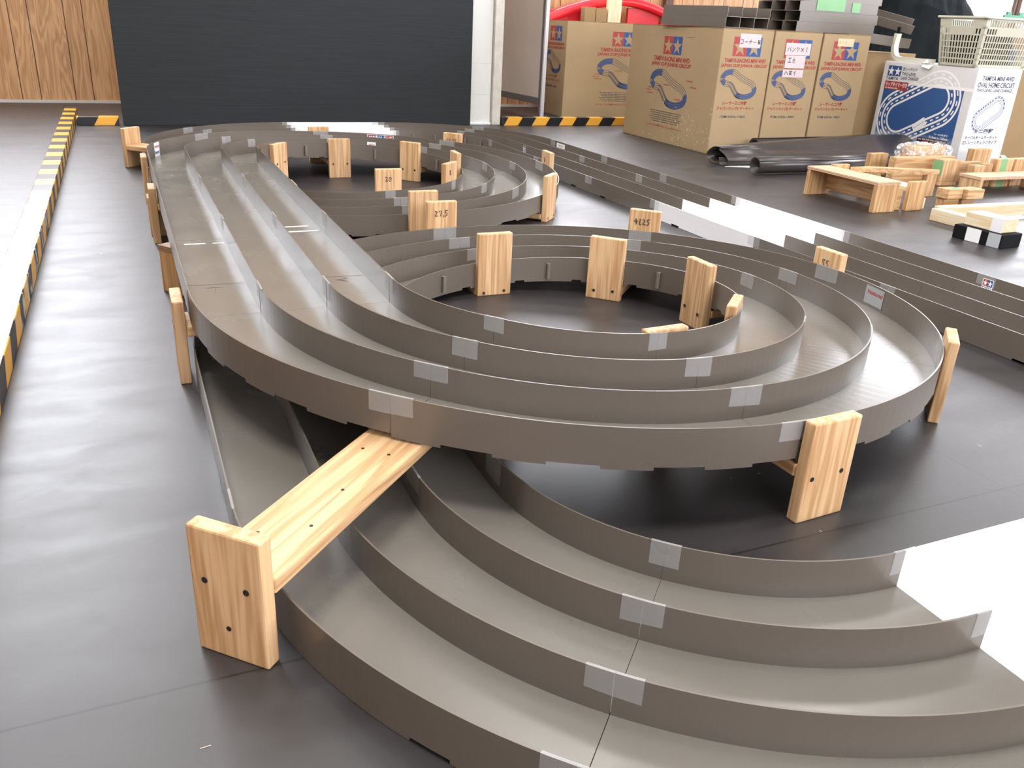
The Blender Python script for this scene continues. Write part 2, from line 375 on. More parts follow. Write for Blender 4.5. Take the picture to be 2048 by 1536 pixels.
class Print:
    """flat graphics on a face; fn(u, v, lift) -> point, u rightwards and v downwards in metres"""
    def __init__(s, fn): s.fn = fn; s.m = MB(); s.mats = []; s.lv = 0
    def idx(s, mat):
        if M[mat] not in s.mats: s.mats.append(M[mat])
        return s.mats.index(M[mat])
    def put(s, P, F, mat, lv):
        s.m.add([s.fn(p[0], p[1], .0004 + lv * .00025) for p in P], F, s.idx(mat))
    def rect(s, u0, v0, u1, v1, mat, lv=0, n=1):
        P = []; F = []
        for i in range(n + 1):
            u = u0 + (u1 - u0) * i / n; P += [(u, v0), (u, v1)]
            if i: F.append([2 * i - 2, 2 * i - 1, 2 * i + 1, 2 * i])
        s.put(P, F, mat, lv)
    def poly(s, P, mat, lv=0): s.put(P, [list(range(len(P)))], mat, lv)
    def ribbon(s, C, w, mat, lv=0, closed=False):
        if len(C) < 2: return
        C = np.array(C, float); A = offset_curve(C, w / 2, closed); B = offset_curve(C, -w / 2, closed); n = len(C)
        F = [[i, (i + 1) % n, n + (i + 1) % n, n + i] for i in range(n if closed else n - 1)]
        s.put(list(A) + list(B), F, mat, lv)
    def text(s, body, u0, v0, u1, v1, mat, lv=1, bold=.032, shear=0.0, rot=0.0):
        V, F = text_mesh(body, bold, shear); P = []
        for x, y in V:
            u = u0 + (u1 - u0) * x; v = v1 - (v1 - v0) * y
            if rot:
                cu, cv = (u0 + u1) / 2, (v0 + v1) / 2; a, b2 = u - cu, v - cv
                u, v = cu + a * math.cos(rot) - b2 * math.sin(rot), cv + a * math.sin(rot) + b2 * math.cos(rot)
            P.append((u, v))
        if F: s.put(P, F, mat, lv)
    def star(s, cu, cv, r, mat, lv=1, sx=1.0):
        P = [(cu, cv)]
        for k in range(10):
            a = -PI / 2 + k * PI / 5; q = r if k % 2 == 0 else r * .39
            P.append((cu + math.cos(a) * q * sx, cv + math.sin(a) * q))
        s.put(P, [[0, 1 + k, 1 + (k + 1) % 10] for k in range(10)], mat, lv)
    def logo(s, u0, v0, w, h, c1='red', c2='blue', star='pwhite', lv=0):
        s.rect(u0, v0, u0 + w / 2, v0 + h, c1, lv); s.rect(u0 + w / 2, v0, u0 + w, v0 + h, c2, lv)
        for k in (0, 1): s.star(u0 + w * (.25 + .5 * k), v0 + h * .54, h * .50, star, lv + 1, sx=min(1.0, w * .5 / h * 1.02))
    def strokes(s, S, u0, v0, sc, w, mat='ink', lv=3, aspect=1.0):
        for st in S: s.ribbon([(u0 + x * sc * aspect, v0 + y * sc) for x, y in st], w, mat, lv)
    def build(s, name, parent): return s.m.build(name, s.mats, parent)

DIG = {'0': [[(.2, .1), (.05, .4), (.1, .85), (.35, .95), (.5, .6), (.45, .2), (.2, .1)]],
       '1': [[(.25, .0), (.22, 1)]],
       '2': [[(.05, .25), (.2, .05), (.42, .15), (.4, .4), (.1, .85), (.25, .9), (.6, .82)]],
       '4': [[(.35, 0), (.05, .6), (.3, .62), (.6, .52)], [(.42, .2), (.35, 1.05)]],
       '5': [[(.12, .05), (.1, .4), (.38, .4), (.42, .7), (.2, .95), (.02, .85)], [(.12, .05), (.55, .0)]],
       '6': [[(.4, .0), (.1, .5), (.15, .9), (.4, .85), (.42, .6), (.15, .6)]],
       '7': [[(.05, .3), (.08, .08), (.5, .05), (.3, .95)]],
       '.': [[(.06, .84), (.16, 1.02)]]}
def handwrite(pr, s, u0, v0, h, w=.0023, mat='ink', lv=3):
    u = u0
    for ch in s:
        pr.strokes(DIG[ch], u, v0, h, w, mat, lv); u += h * (.3 if ch in '.1' else .72)
KANA = {'ko': [[(.1, .1), (.8, .12), (.75, .85)], [(.1, .85), (.8, .85)]], 'bar': [[(.05, .5), (.9, .48)]],
        'na': [[(.05, .4), (.95, .38)], [(.5, .0), (.5, .5), (.25, 1)]], 'you': [[(.1, .2), (.9, .15)], [(.3, 0), (.35, .9)], [(.7, .1), (.5, .6), (.8, .9)], [(.15, .5), (.85, .5)], [(.2, .85), (.8, .75)]],
        'ba': [[(.3, .2), (.1, .9)], [(.6, .2), (.95, .9)], [(.8, .0), (.85, .1)]], 'n': [[(.1, .2), (.3, .35)], [(.1, .9), (.5, .75), (.9, .2)]],
        'ku': [[(.3, .1), (.1, .5)], [(.3, .2), (.85, .2), (.3, .95)]], 'x': [[(.1, .2), (.8, .9)], [(.8, .2), (.1, .9)]], 'l': [[(.5, .0), (.45, 1)]],
        'ko2': [[(.1, .1), (.9, .1)], [(.5, .1), (.5, .9)], [(.05, .9), (.95, .88)]], 'dai': [[(.5, 0), (.2, .3), (.8, .35)], [(.25, .5), (.75, .5), (.75, .95), (.25, .95), (.25, .5)]],
        'ha': [[(.3, .2), (.1, .9)], [(.6, .2), (.95, .9)]], 'i': [[(.7, .05), (.15, .55)], [(.5, .3), (.5, 1)]], 'ka': [[(.1, .3), (.85, .3), (.7, .95)], [(.5, 0), (.4, .5), (.1, .95)]],
        'su': [[(.1, .15), (.8, .15), (.1, .95)], [(.5, .55), (.9, .95)]]}
def kana(pr, names, u0, v0, h, w, mat='black', lv=4):
    for i, n in enumerate(names): pr.strokes(KANA[n], u0 + i * h * 1.15, v0, h, w, mat, lv)

# ------------------------------------------------------------------ the room
def structure(o): o['kind'] = 'structure'; return o
XW, XE, YS, YN, ZC = -4.0, 5.6, -4.2, 4.75, 4.8
fl = MB(); fl.box(XW, XE, YS, YN + .1, -.05, 0); structure(fl.build('floor', M['floor']))
ce = MB(); ce.box(XW, XE, YS, YN + .1, ZC, ZC + .05); structure(ce.build('ceiling', M['ceiling']))
def wall_with_windows(name, axis, c, a0, a1, wins, z0, z1, mats, sill_mat_top, nth=.1, split=None):
    """wall on a plane; below split (or sill) one finish, above another; windows are real openings with panes"""
    m = MB(); s = z0
    def bx(p, q, lo, hi, mi):
        if q - p < 1e-4 or hi - lo < 1e-4: return
        if axis == 'y': m.box(p, q, c, c + nth, lo, hi, mi)
        else: m.box(c, c + nth, p, q, lo, hi, mi)
    bx(a0, a1, 0, s, 0); bx(a0, a1, z1, ZC, 1)
    p = a0
    for w_ in sorted(wins):
        bx(p, w_[0], s, z1, 1); p = w_[1]
        if len(w_) > 2: bx(w_[0], w_[1], w_[2], z1, 1)
    bx(p, a1, s, z1, 1)
    return structure(m.build(name, mats))
WN = [(-3.6, -2.35, 4.5), (-2.15, -.9, 4.5), (1.9, 2.95, 2.9), (3.15, 4.35, 2.9)]
ZN = 4.5
wall_with_windows('wall_north', 'y', YN, XW, XE, WN, .92, ZN, [M['panelling'], M['panelling']], None)
wall_with_windows('wall_south', 'y', YS - .1, XW, XE, [(-1.2, 3.6)], 1.0, 2.3, [M['panelling'], M['plaster']], None)
WE = [(-2.4, -.2), (0, 2.2), (2.45, 3.455), (3.46, 4.5)]
wall_with_windows('wall_east', 'x', XE, YS, YN, WE, .70, 2.2, [M['panelling_x'], M['plaster']], None)
wall_with_windows('wall_west', 'x', XW - .1, YS, YN, [], 1.0, 2.3, [M['panelling_x'], M['plaster']], None)
wi = 0
def window(axis, c, a0, a1, z0, z1, glow=True):
    global wi; wi += 1
    w = bpy.data.objects.new('window_%d' % wi, None); COL.objects.link(w); w['kind'] = 'structure'
    f = MB(); t = .035; d0, d1 = c + .01, c + .07
    def bx(mm, p, q, lo, hi, e0=d0, e1=d1):
        if axis == 'y': mm.box(p, q, e0, e1, lo, hi)
        else: mm.box(e0, e1, p, q, lo, hi)
    bx(f, a0, a1, z0, z0 + t); bx(f, a0, a1, z1 - t, z1); bx(f, a0, a0 + t, z0 + t, z1 - t); bx(f, a1 - t, a1, z0 + t, z1 - t)
    mid = (a0 + a1) / 2; bx(f, mid - t / 2, mid + t / 2, z0 + t, z1 - t)
    fo = f.build('window_frame', M['mullion'], w)
    p = MB(); bx(p, a0 + .002, a1 - .002, z0 + .002, z1 - .002, c + .075, c + .085); p.build('window_pane', M['window'], w)
for a0, a1, zt in WN: window('y', YN, a0, a1, .92, zt)
for a0, a1 in WE: window('x', XE, a0, a1, .70, 2.2)
window('y', YS - .1, -1.2, 3.6, 1.0, 2.3)
b_ = MB(); b_.box(XW, XE, YN - .012, YN, 0, .016); structure(b_.build('baseboard_north', M['basetrim']))
b_ = MB(); b_.box(3.24, 3.31, YN - .05, YN, 0, 1.9); structure(b_.build('trim_1', M['mullion']))
b_ = MB(); b_.box(1.335, 1.392, 3.61, 3.80, 0, ZC, bev=.004); structure(b_.build('trim_2', M['pillar']))
# ceiling tubes (thing > housing, tube)
def ceiling_lamp(x, y, rz, label):
    t = thing('ceiling_lamp', (x, y, 3.5), rz, label, 'lamp', 'fluorescent ceiling lamps')
    h = MB(); h.box(-.62, .62, -.11, .11, -.05, 0, bev=.006); h.build('lamp_housing', M['pwhite'], t)
    for s in (-1, 1):
        q = MB(); q.tube([(s * .45, 0, 0), (s * .45, 0, ZC - 3.5)], .006, 8); q.build('hanging_rod', M['steel'], t)
        q = MB(); q.tube([(-.58, s * .055, -.068), (.58, s * .055, -.068)], .016, 10); q.build('lamp_tube', M['lamp'], t, True)
LAMPS = [(-1.1, -.9), (.9, -.9), (2.9, -.9), (-1.1, 1.4), (.9, 1.4), (2.9, 1.4), (-1.1, 3.6), (2.4, 3.6)]
for (x, y), w_ in zip(LAMPS, ('above the front left stand', 'above the near end of the track', 'above the room by the near right corner', 'above the striped floor beam', 'above the near and far loops',
                              'above the pile of wood offcuts', 'above the dark partition board', 'above the row of brown boxes')): ceiling_lamp(x, y, 0, 'white twin tube ceiling lamp ' + w_)

# ------------------------------------------------------------------ the race track
W = .117; HW = .0510; HT = .0605; TH = .0022
track = thing('race_track', (0, 0, 0), 0, 'grey plastic three-lane model car race track with two raised spiral loops on the floor', 'race track')
def zi(prof, t):  # piecewise heights of the wall tops at 45 degree stations
    i = min(int(t), len(prof) - 2); f = t - i
    def sm(k): return prof[max(0, min(len(prof) - 1, k))]
    return prof[i] * (1 - f) + prof[i + 1] * f
class Sec:
    """one section: at(s, k) gives wall-top point k metres outward from the inner wall, out(s) the outward direction"""
    def __init__(s, at, out, length, n): s.at = at; s.out = out; s.L = length; s.n = n
def curve_sec(c, r0, a0, a1, z0, z1):
    a0, a1 = math.radians(a0), math.radians(a1)
    def at(s, k): a = a0 + (a1 - a0) * s; r = r0 + k; return Vector((c[0] + r * math.cos(a), c[1] + r * math.sin(a), z0 + (z1 - z0) * s))
    def out(s): a = a0 + (a1 - a0) * s; return Vector((math.cos(a), math.sin(a), 0))
    return Sec(at, out, abs(a1 - a0) * (r0 + .175), 20)
def straight_sec(p0, p1, out, z0, z1):
    p0, p1 = Vector((*p0, 0)), Vector((*p1, 0)); o = Vector((*out, 0)).normalized()
    def at(s, k): p = p0.lerp(p1, s) + o * k; p.z = z0 + (z1 - z0) * s; return p
    return Sec(at, lambda s: o, (p1 - p0).length, 6)
def build_section(S, name, white=False, label=None, tape_at=(0,), tapes=(0, 1, 2, 3), clips=(), gap=.00035):
    lane, wall = (M['wlane'], M['wwall']) if white else (M['lane'], M['wall'])
    g = gap / S.L; n = S.n; ss = [g + (1 - 2 * g) * i / n for i in range(n + 1)]
    V = []; F = []
    for s in ss:
        a, b2 = S.at(s, .0005), S.at(s, 3 * W - .0005)
        for p, dz in ((a, -HW), (b2, -HW), (b2, -HW - .0025), (a, -HW - .0025)): V.append(p + Vector((0, 0, dz)))
    for i in range(n):
        for k in range(4): F.append([4 * i + k, 4 * i + (k + 1) % 4, 4 * i + 4 + (k + 1) % 4, 4 * i + 4 + k])
    F += [[0, 1, 2, 3], [4 * n + 3, 4 * n + 2, 4 * n + 1, 4 * n]]
    sec = mesh_obj(name, V, F, lane, track)
    if label: sec['label'] = label
    raised = S.at(0, 0).z > .066 and n > 10
    fine = max(n, 24); fs = [g + (1 - 2 * g) * i / fine for i in range(fine + 1)]
    for k in range(4):
        V = []; F = []; skirt = k in (0, 3)
        for i, s in enumerate(fs):
            o = S.out(s); p = S.at(s, k * W)
            zb = -HW - .001
            for e, z in ((-TH / 2, 0), (TH / 2, 0), (TH / 2, zb), (-TH / 2, zb)): V.append(p + o * e + Vector((0, 0, z)))
        for i in range(fine):
            for j in range(4): F.append([4 * i + j, 4 * i + (j + 1) % 4, 4 * i + 4 + (j + 1) % 4, 4 * i + 4 + j])
        F += [[0, 1, 2, 3], [4 * fine + 3, 4 * fine + 2, 4 * fine + 1, 4 * fine]]
        if skirt:   # lower skirt with its alternating low tabs
            for i in range(fine):
                low = -HT if ((i // 3) % 2 == 0 if (k == 3 and raised) else i % 12 not in (5, 6)) else -HT + .0048
                n0 = len(V)
                for s in (fs[i], fs[i + 1]):
                    o = S.out(s); p = S.at(s, k * W)
                    for e, z in ((-TH / 2, zb), (TH / 2, zb), (TH / 2, low), (-TH / 2, low)): V.append(p + o * e + Vector((0, 0, z)))
                for j in (1, 2, 3): F.append([n0 + j, n0 + (j + 1) % 4, n0 + 4 + (j + 1) % 4, n0 + 4 + j])
                F += [[n0, n0 + 1, n0 + 2, n0 + 3], [n0 + 7, n0 + 6, n0 + 5, n0 + 4]]
        mesh_obj('lane_wall', V, F, wall, sec)
    for c in clips:      # connector tubes moulded on the outside of the inner wall
        o = S.out(c); p = S.at(c, -.0062)
        q = MB(); q.tube([p + Vector((0, 0, -.052)), p + Vector((0, 0, -.014))], .0052, 12, caps=False)
        q.tube([p + Vector((0, 0, -.014)), p + Vector((0, 0, -.016)), p + Vector((0, 0, -.03))], [.0052, .0030, .0030], 12, caps=False)
        q.build('clip_tube', M['clip'], sec, True)
    for j in tape_at:
        for k in tapes: tape(S, sec, j, k)
    return sec
def tape(S, sec, s0, k, w=.052, drop=.030):
    """film folded over the wall top at a joint"""
    h = w / 2 / S.L; drop = drop * random.uniform(.9, 1.12); sk = random.uniform(-.03, .03); h *= random.uniform(.92, 1.08)
    n = 6; V = []; F = []; e = TH / 2 + .0006
    prof = [(-e, -drop), (-e, .0006), (e, .0006), (e, -drop * random.uniform(.85, 1.1))]
    for i in range(n + 1):
        s = s0 - h + 2 * h * i / n
        o = S.out(s); p = S.at(s, k * W)
        for a, z in prof: V.append(p + o * a + Vector((0, 0, z + (sk * (i / n - .5) * .1 if z < 0 else 0))))
    for i in range(n):
        for j in range(3): F.append([4 * i + j, 4 * i + j + 1, 4 * i + 5 + j, 4 * i + 4 + j])
    mesh_obj('joint_tape', V, F, M['tape'], sec)
def wall_print(S, sec, s0, k, side, w, h, drop, name, draw, label=None):
    """a sticker on a wall face; side -1 faces the inner lane, +1 faces outward"""
    sg = -side
    def fn(u, v, lift):
        s = s0 + sg * dirn * (u - w / 2) / S.L; o = S.out(s); p = S.at(s, k * W)
        return p + o * side * (TH / 2 + .0004 + lift) + Vector((0, 0, -drop - v))
    # text must read left to right for someone facing the sticker
    t = (S.at(min(1, s0 + .01), k * W) - S.at(s0, k * W)); o = S.out(s0) * side
    right = Vector((0, 0, 1)).cross(o)
    dirn = 1 if (t.dot(right) * sg) > 0 else -1
    pr = Print(fn); draw(pr, w, h); ob = pr.build(name, sec)
    if label: ob['label'] = label
    return ob

Z1 = [.1715, .1648, .148, .133, .1145, .095, .080, .068, .0612]
Z2 = [.1715, .153, .133, .118, .105, .090, .083, .070, .0612]
C1 = (-.013, -.030); R1 = .360; C2 = (-.016, 1.575); R2 = .366; RB = .374; LB = -.5527; ZF = .0612
secs = {}
# near loop: turns anticlockwise and falls from the raised straight down to the floor
where = ['at the left', 'at the front left', 'at the front right', 'at the right', 'at the back right', 'at the back', 'at the back left', 'under the straight']
for i in range(8):
    S = curve_sec(C1, R1, 180 + 45 * i, 225 + 45 * i, Z1[i], Z1[i + 1])
    secs['n%d' % i] = (S, build_section(S, 'curve_section', tape_at=(1,) if i < 6 else (), clips=(.5,)))
for i in range(8):
    S = curve_sec(C2, R2, 180 - 45 * i, 135 - 45 * i, Z2[i], Z2[i + 1])
    secs['f%d' % i] = (S, build_section(S, 'curve_section', tape_at=(1,) if i < 6 else (), clips=(.5,)))
ys = [0, .52, 1.045, 1.575]
for i in range(3):
    def xo(y): return -.3735 - .008 * y / 1.575
    S = straight_sec((xo(ys[i]), ys[i] - (.03 if i == 0 else 0)), (xo(ys[i + 1]), ys[i + 1]), (-1, 0), .1715, .1715)
    secs['u%d' % i] = (S, build_section(S, 'straight_section', tape_at=(0,), tapes=(0, 1, 2)))
# floor level: left straights, bottom curve, right straights, far curves
S = straight_sec((-RB, -.03), (-RB, LB), (-1, 0), ZF, ZF); secs['bl'] = (S, build_section(S, 'straight_section', tape_at=(1,)))
for i in range(2):
    S = curve_sec((0, LB), RB, 180 + 45 * i, 225 + 45 * i, ZF, ZF)
    secs['b%d' % i] = (S, build_section(S, 'curve_section', tape_at=(1,)))
XR = .495
def xr(y): return .88483 - .00623 * y
def wlabel(w): return 'white section %s' % w
S = straight_sec((0, LB - RB), (.5143, LB - RB), (0, -1), ZF, ZF); build_section(S, 'straight_section', white=True, label='white section at the near end', tape_at=(1,))
for i in range(2):
    S = curve_sec((.5143, LB), RB, 270 + 45 * i, 315 + 45 * i, ZF, ZF); build_section(S, 'curve_section', tape_at=())
yr = [LB, -.05, .46, 1.0, 1.48, 1.97, 2.5035]
for i in range(6):
    S = straight_sec((xr(yr[i]), yr[i]), (xr(yr[i + 1]), yr[i + 1]), (1, 0), ZF, ZF)
    secs['r%d' % i] = (S, build_section(S, 'straight_section', white=(i == 2), label='white section on the right-hand straight' if i == 2 else None, tape_at=(1,), tapes=(0, 3) if i not in (3, 4) else (0, 2, 3)))
yc = 2.5035
for i in range(2):
    S = curve_sec((XR, yc), RB, 45 * i, 45 * (i + 1), ZF, ZF); secs['fr%d' % i] = (S, build_section(S, 'curve_section', tape_at=(1,), clips=(.3, .7)))
S = straight_sec((XR, yc + RB), (0, yc + RB), (0, 1), ZF, ZF); build_section(S, 'straight_section', white=True, label='white section at the far end', tape_at=(1,))
for i in range(2):
    S = curve_sec((0, yc), RB, 90 + 45 * i, 135 + 45 * i, ZF, ZF); secs['fl%d' % i] = (S, build_section(S, 'curve_section', tape_at=(1,) if i == 0 else ()))
for y0, y1, xa, xb in ((1.575, 2.04, -.382, -.378), (2.04, yc, -.378, -RB)):
    S = straight_sec((xa, y0), (xb, y1), (-1, 0), ZF, ZF); build_section(S, 'straight_section', tape_at=())

# stickers on the walls
def st_national(pr, w, h):
    pr.rect(0, 0, w, h, 'tape2', 0, 8); pr.text('National', w * .12, h * .22, w * .95, h * .45, 'red', 1, .03)
def st_natpan(pr, w, h):
    pr.rect(0, 0, w, h, 'pwhite', 0, 6); pr.text('National', w * .08, h * .15, w * .92, h * .38, 'red', 1, .03); pr.text('Panasonic', w * .06, h * .56, w * .94, h * .8, 'blue', 1, .03)
def st_tamiya(pr, w, h):
    pr.rect(0, 0, w, h, 'pwhite', 0, 6); pr.logo(w * .06, h * .05, w * .88, h * .6, lv=1); pr.text('TAMIYA', w * .06, h * .70, w * .94, h * .95, 'blue', 1, .02)
def st_sanyo(pr, w, h):
    pr.rect(0, 0, w, h, 'pwhite', 0, 6); pr.text('SANYO', w * .18, h * .32, w * .82, h * .72, 'red', 1, .03)
def st_cup(pr, w, h):
    pr.rect(0, 0, w, h, 'pwhite', 0, 8); pr.rect(w * .02, h * .08, w * .34, h * .92, 'red', 1, 4); pr.rect(w * .36, h * .08, w * .66, h * .92, 'blue', 1, 4); pr.rect(w * .68, h * .08, w * .98, h * .92, 'red', 1, 4)
    pr.text('JAPAN CUP', w * .05, h * .3, w * .95, h * .7, 'pwhite', 2, .02)
M['tape2'] = plain('sticker_film', (.33, .34, .34), .35)
def stick(key, s, k, side, w, h, drop, draw, label): wall_print(secs[key][0], secs[key][1], s, k, side, w, h, drop, 'sticker', draw, label)
stick('n3', .69, 3, -1, .052, .040, .004, st_national, 'worn sticker with red lettering')
stick('r0', .985, 3, -1, .032, .030, .008, st_tamiya, 'red and blue two-star sticker')
stick('f0', .40, 3, -1, .045, .048, .003, st_natpan, 'white sticker with red and blue words')
stick('r5', .83, 3, -1, .09, .022, .008, st_sanyo, 'small white sticker with red word')
stick('r5', .70, 1, -1, .032, .034, .006, st_tamiya, 'small two-star sticker')
stick('f2', .46, 3, -1, .088, .020, .003, st_cup, 'red white and blue strip sticker')
stick('f2', .42, 1, -1, .040, .018, .004, st_sanyo, 'small worn sticker')
# marks and tape residue on the raised straight lanes
def lane_print(key, name, label, items):
    S, sec = secs[key]
    pr = Print(lambda u, v, lift: Vector((u, v, .1715 - HW + lift)))
    for it in items: it(pr)
    o = pr.build(name, sec); o['label'] = label
lane_print('u0', 'pen_mark', 'pen marks and cut lines on the lanes', [
    lambda p: p.ribbon([(-.72, .163), (-.615, .158)], .0012, 'ink'), lambda p: p.ribbon([(-.487, .158), (-.382, .152)], .0012, 'ink'),
    lambda p: p.ribbon([(-.685, .138), (-.655, .141)], .0018, 'ink'), lambda p: p.ribbon([(-.667, .14), (-.671, .110)], .0018, 'ink'),
    lambda p: p.ribbon([(-.440, .130), (-.415, .140)], .0018, 'ink'), lambda p: p.ribbon([(-.432, .131), (-.418, .118)], .0018, 'ink')])
M['residue'] = plain('tape_residue', (.62, .63, .63), .45, nz=.25, nscale=60)
lane_print('u1', 'tape_residue', 'whitish tape residue across the lanes', [
    lambda p: p.rect(-.485, .548, -.385, .560, 'residue'), lambda p: p.rect(-.478, .600, -.400, .612, 'residue')])
lane_print('u0', 'tape_residue', 'pale tape patch on the left lane', [lambda p: p.rect(-.70, .478, -.655, .488, 'residue'), lambda p: p.rect(-.64, .476, -.615, .485, 'residue')])

# ------------------------------------------------------------------ wooden stands under the raised loops
PH, PWD, PT = .152, .087, .019
def post(parent, x0, x1, mat, writing=None, wside=0, screws=None, yoff=0, h=PH, extra=None):
    m_ = MB(); m_.box(x0, x1, -PWD / 2 + yoff, PWD / 2 + yoff, 0, h, bev=.0026); p = m_.build('end_post', M[mat], parent)
    if screws:
        side, zs = screws
        for sy in (-1, 1):
            xf = x1 if side > 0 else x0; q = MB()
            yy = sy * .026 + random.uniform(-.004, .004) + yoff; zz = zs + random.uniform(-.006, .006)
            q.tube([(xf - .002, yy, zz), (xf + side * .0006, yy, zz)], .0036, 12); q.build('screw', M['screw'], p)
    if writing:
        xf = x1 + .0 if wside > 0 else x0
        # reads correctly from the side it faces
        def fn(u, v, lift): return Vector((xf + wside * (.0002 + lift), wside * (u - PWD / 2) + yoff, h - v))
        pr = Print(fn); pr_w = len(writing) * .0095
        handwrite(pr, writing, PWD / 2 - pr_w / 2 - .004, .024, .017); o = pr.build('handwritten_number', p); o['label'] = 'number %s in black pen' % writing
    return p
def stand(c, ang, rin, rout, zb, label, wi_=None, wo=None, mat='pine', angle_off=0, out_screws=True, in_screws=True):
    a = math.radians(ang); base = (c[0] + rin * math.cos(a), c[1] + rin * math.sin(a), 0)
    t = thing('track_stand', base, a, label, 'wooden stand', 'wooden stands carrying the raised track')
    L = rout - rin
    post(t, 0, PT, mat + '_z', wi_[0] if wi_ else None, wi_[1] if wi_ else 0, (-1, zb - .0095) if in_screws else None)
    post(t, L - PT, L, mat + '_z', wo[0] if wo else None, wo[1] if wo else 0, (1, zb - .0095) if out_screws else None)
    m_ = MB(); m_.box(PT + .0003, L - PT - .0003, -PWD / 2, PWD / 2, zb - PT, zb, bev=.003); m_.build('cross_board', M[mat + '_x'], t)
    return t
RI, RO = .3385, .7318
def zb1(i): return Z1[i] - HT - .0045
def zb2(i): return Z2[i] - HT - .0045
# near loop
stand((C1[0], 0.012), 180, RI, .740, zb1(0) - .001, 'pine stand where the raised left straight meets the near loop')
sw = stand(C1, -135, .330, 1.045, zb1(1), 'longest pine stand, its board jutting out at the front left nearest the camera')
q = MB(); q.tube([(.715 - .002, -.002, .038), (.7156, -.002, .038)], .003, 10); q.build('screw', M['screw'], sw.children[1])
for kx, ky in ((.42, .018), (.42, -.02), (.52, .012), (.60, .022), (.635, -.022), (.66, .01)):
    q = MB(); q.tube([(kx, ky, zb1(1) - .002), (kx, ky, zb1(1) + .0004)], .0022, 10); q.build('screw_hole', M['screw'], sw.children[2])
stand(C1, -86.5, RI, RO + .001, zb1(2), 'pine stand with a split, at the front of the near loop')
stand(C1, -46.5, RI, RO, zb1(3), 'pine stand at the right end of the near loop', )
stand(C1, 1.0, RI, RO + .002, zb1(4), 'pine stand at the right of the near loop, its outer post numbered 55', wo=('55', -1))
stand(C1, 44.5, RI, RO + .002, zb1(5), 'pine stand at the back right of the near loop, numbered 41.25', wo=('41.25', -1))
stand(C1, 90.5, RI, RO + .002, zb1(6), 'pine stand at the back of the near loop, numbered 27.5', wo=('27.5', -1))
# far loop
RI2, RO2 = .344, .7395
stand(C2, 180, RI2, RO2, zb2(0), 'pine stand at the left side of the far loop')
stand(C2, 136.7, RI2, 1.05, zb2(1), 'pine stand whose L-shaped end sticks out by the dark board at the far left', in_screws=True)
stand(C2, 90.5, RI2, RO2, zb2(2), 'pine stand at the back of the far loop with a knotty inner post')
stand(C2, 43.3, RI2, RO2, zb2(3), 'pine stand at the back right of the far loop numbered 67.75', wo=('67.75', -1))
stand(C2, -3.5, RI2, RO2, zb2(4), 'pine stand at the right of the far loop, faintly numbered on its outer post', wo=('15', -1))
stand(C2, -46.5, RI2, RO2, zb2(5), 'pine stand at the front right of the far loop, inner post pen-marked', wi_=('11.', 1))
stand(C2, -90.5, RI2, RO2, zb2(6), 'pine stand at the front of the far loop numbered 20', wi_=('20', 1))
# straight run
t = stand((0, 1.03), 180, .355, .753, .1715 - HT - .002, 'pine stand halfway along the raised left straight')
# bench-like older supports with plywood tops
def bench(x, y, rz, L_, Wd, H, label, mats=('old', 'ply'), back=True, group='low plywood-topped stands'):
    t = thing('plywood_bench', (x, y, 0), rz, label, 'wooden stand', group)
    for s in (0, 1):
        m_ = MB(); y0 = 0 if s == 0 else L_ - .019
        m_.box(0, Wd, y0, y0 + .019, 0, H - .012, bev=.002); m_.build('end_board', M[mats[0] + '_z'], t)
    if back:
        m_ = MB(); m_.box(Wd - .019, Wd, .0195, L_ - .0195, .022, H - .014, bev=.002); m_.build('back_board', M[mats[0] + '_y'], t)
    m_ = MB(); m_.box(-.001, Wd + .001, -.001, L_ + .001, H - .0118, H - .0001); m_.build('plywood_top', M[mats[1]], t)
    m_ = MB(); m_.box(-.0014, Wd + .0014, -.0014, L_ + .0014, H - .0075, H - .0055); m_.build('ply_layer', M['plydark'], t)
    return t
bench(-.753, .539, math.radians(-54), .38, .115, .1715 - HT - .001, 'weathered brown stand with plywood top set skewed under the raised straight', ('old', 'plydark'), back=False).rotation_euler = (0, 0, math.radians(-54))
m_ = MB(); m_.box(-.757, -.655, 1.08, 1.145, 0, .1715 - HT - .002, bev=.002)
tag(m_.build('wood_block', M['old_z']), 'weathered brown block behind the middle stand of the raised straight', 'wood block')

# ------------------------------------------------------------------ hazard-striped barriers
def barrier(x0, x1, y0, y1, h, mat, label):
    m_ = MB(); m_.box(x0, x1, y0, y1, 0, h, bev=.002); return tag(m_.build('hazard_barrier', M[mat]), label, 'barrier', 'black and yellow taped floor barriers')
barrier(-1.085, -1.025, -1.2, 4.03, .05, 'hazard_y', 'long black and yellow striped beam on the floor at the left')
barrier(-1.018, -.815, 3.605, 3.665, .044, 'hazard_x', 'short striped beam between the long beam and the dark board')
barrier(1.398, 2.6, 3.575, 3.635, .05, 'hazard_x', 'striped beam in front of the whiteboard and the cardboard box')

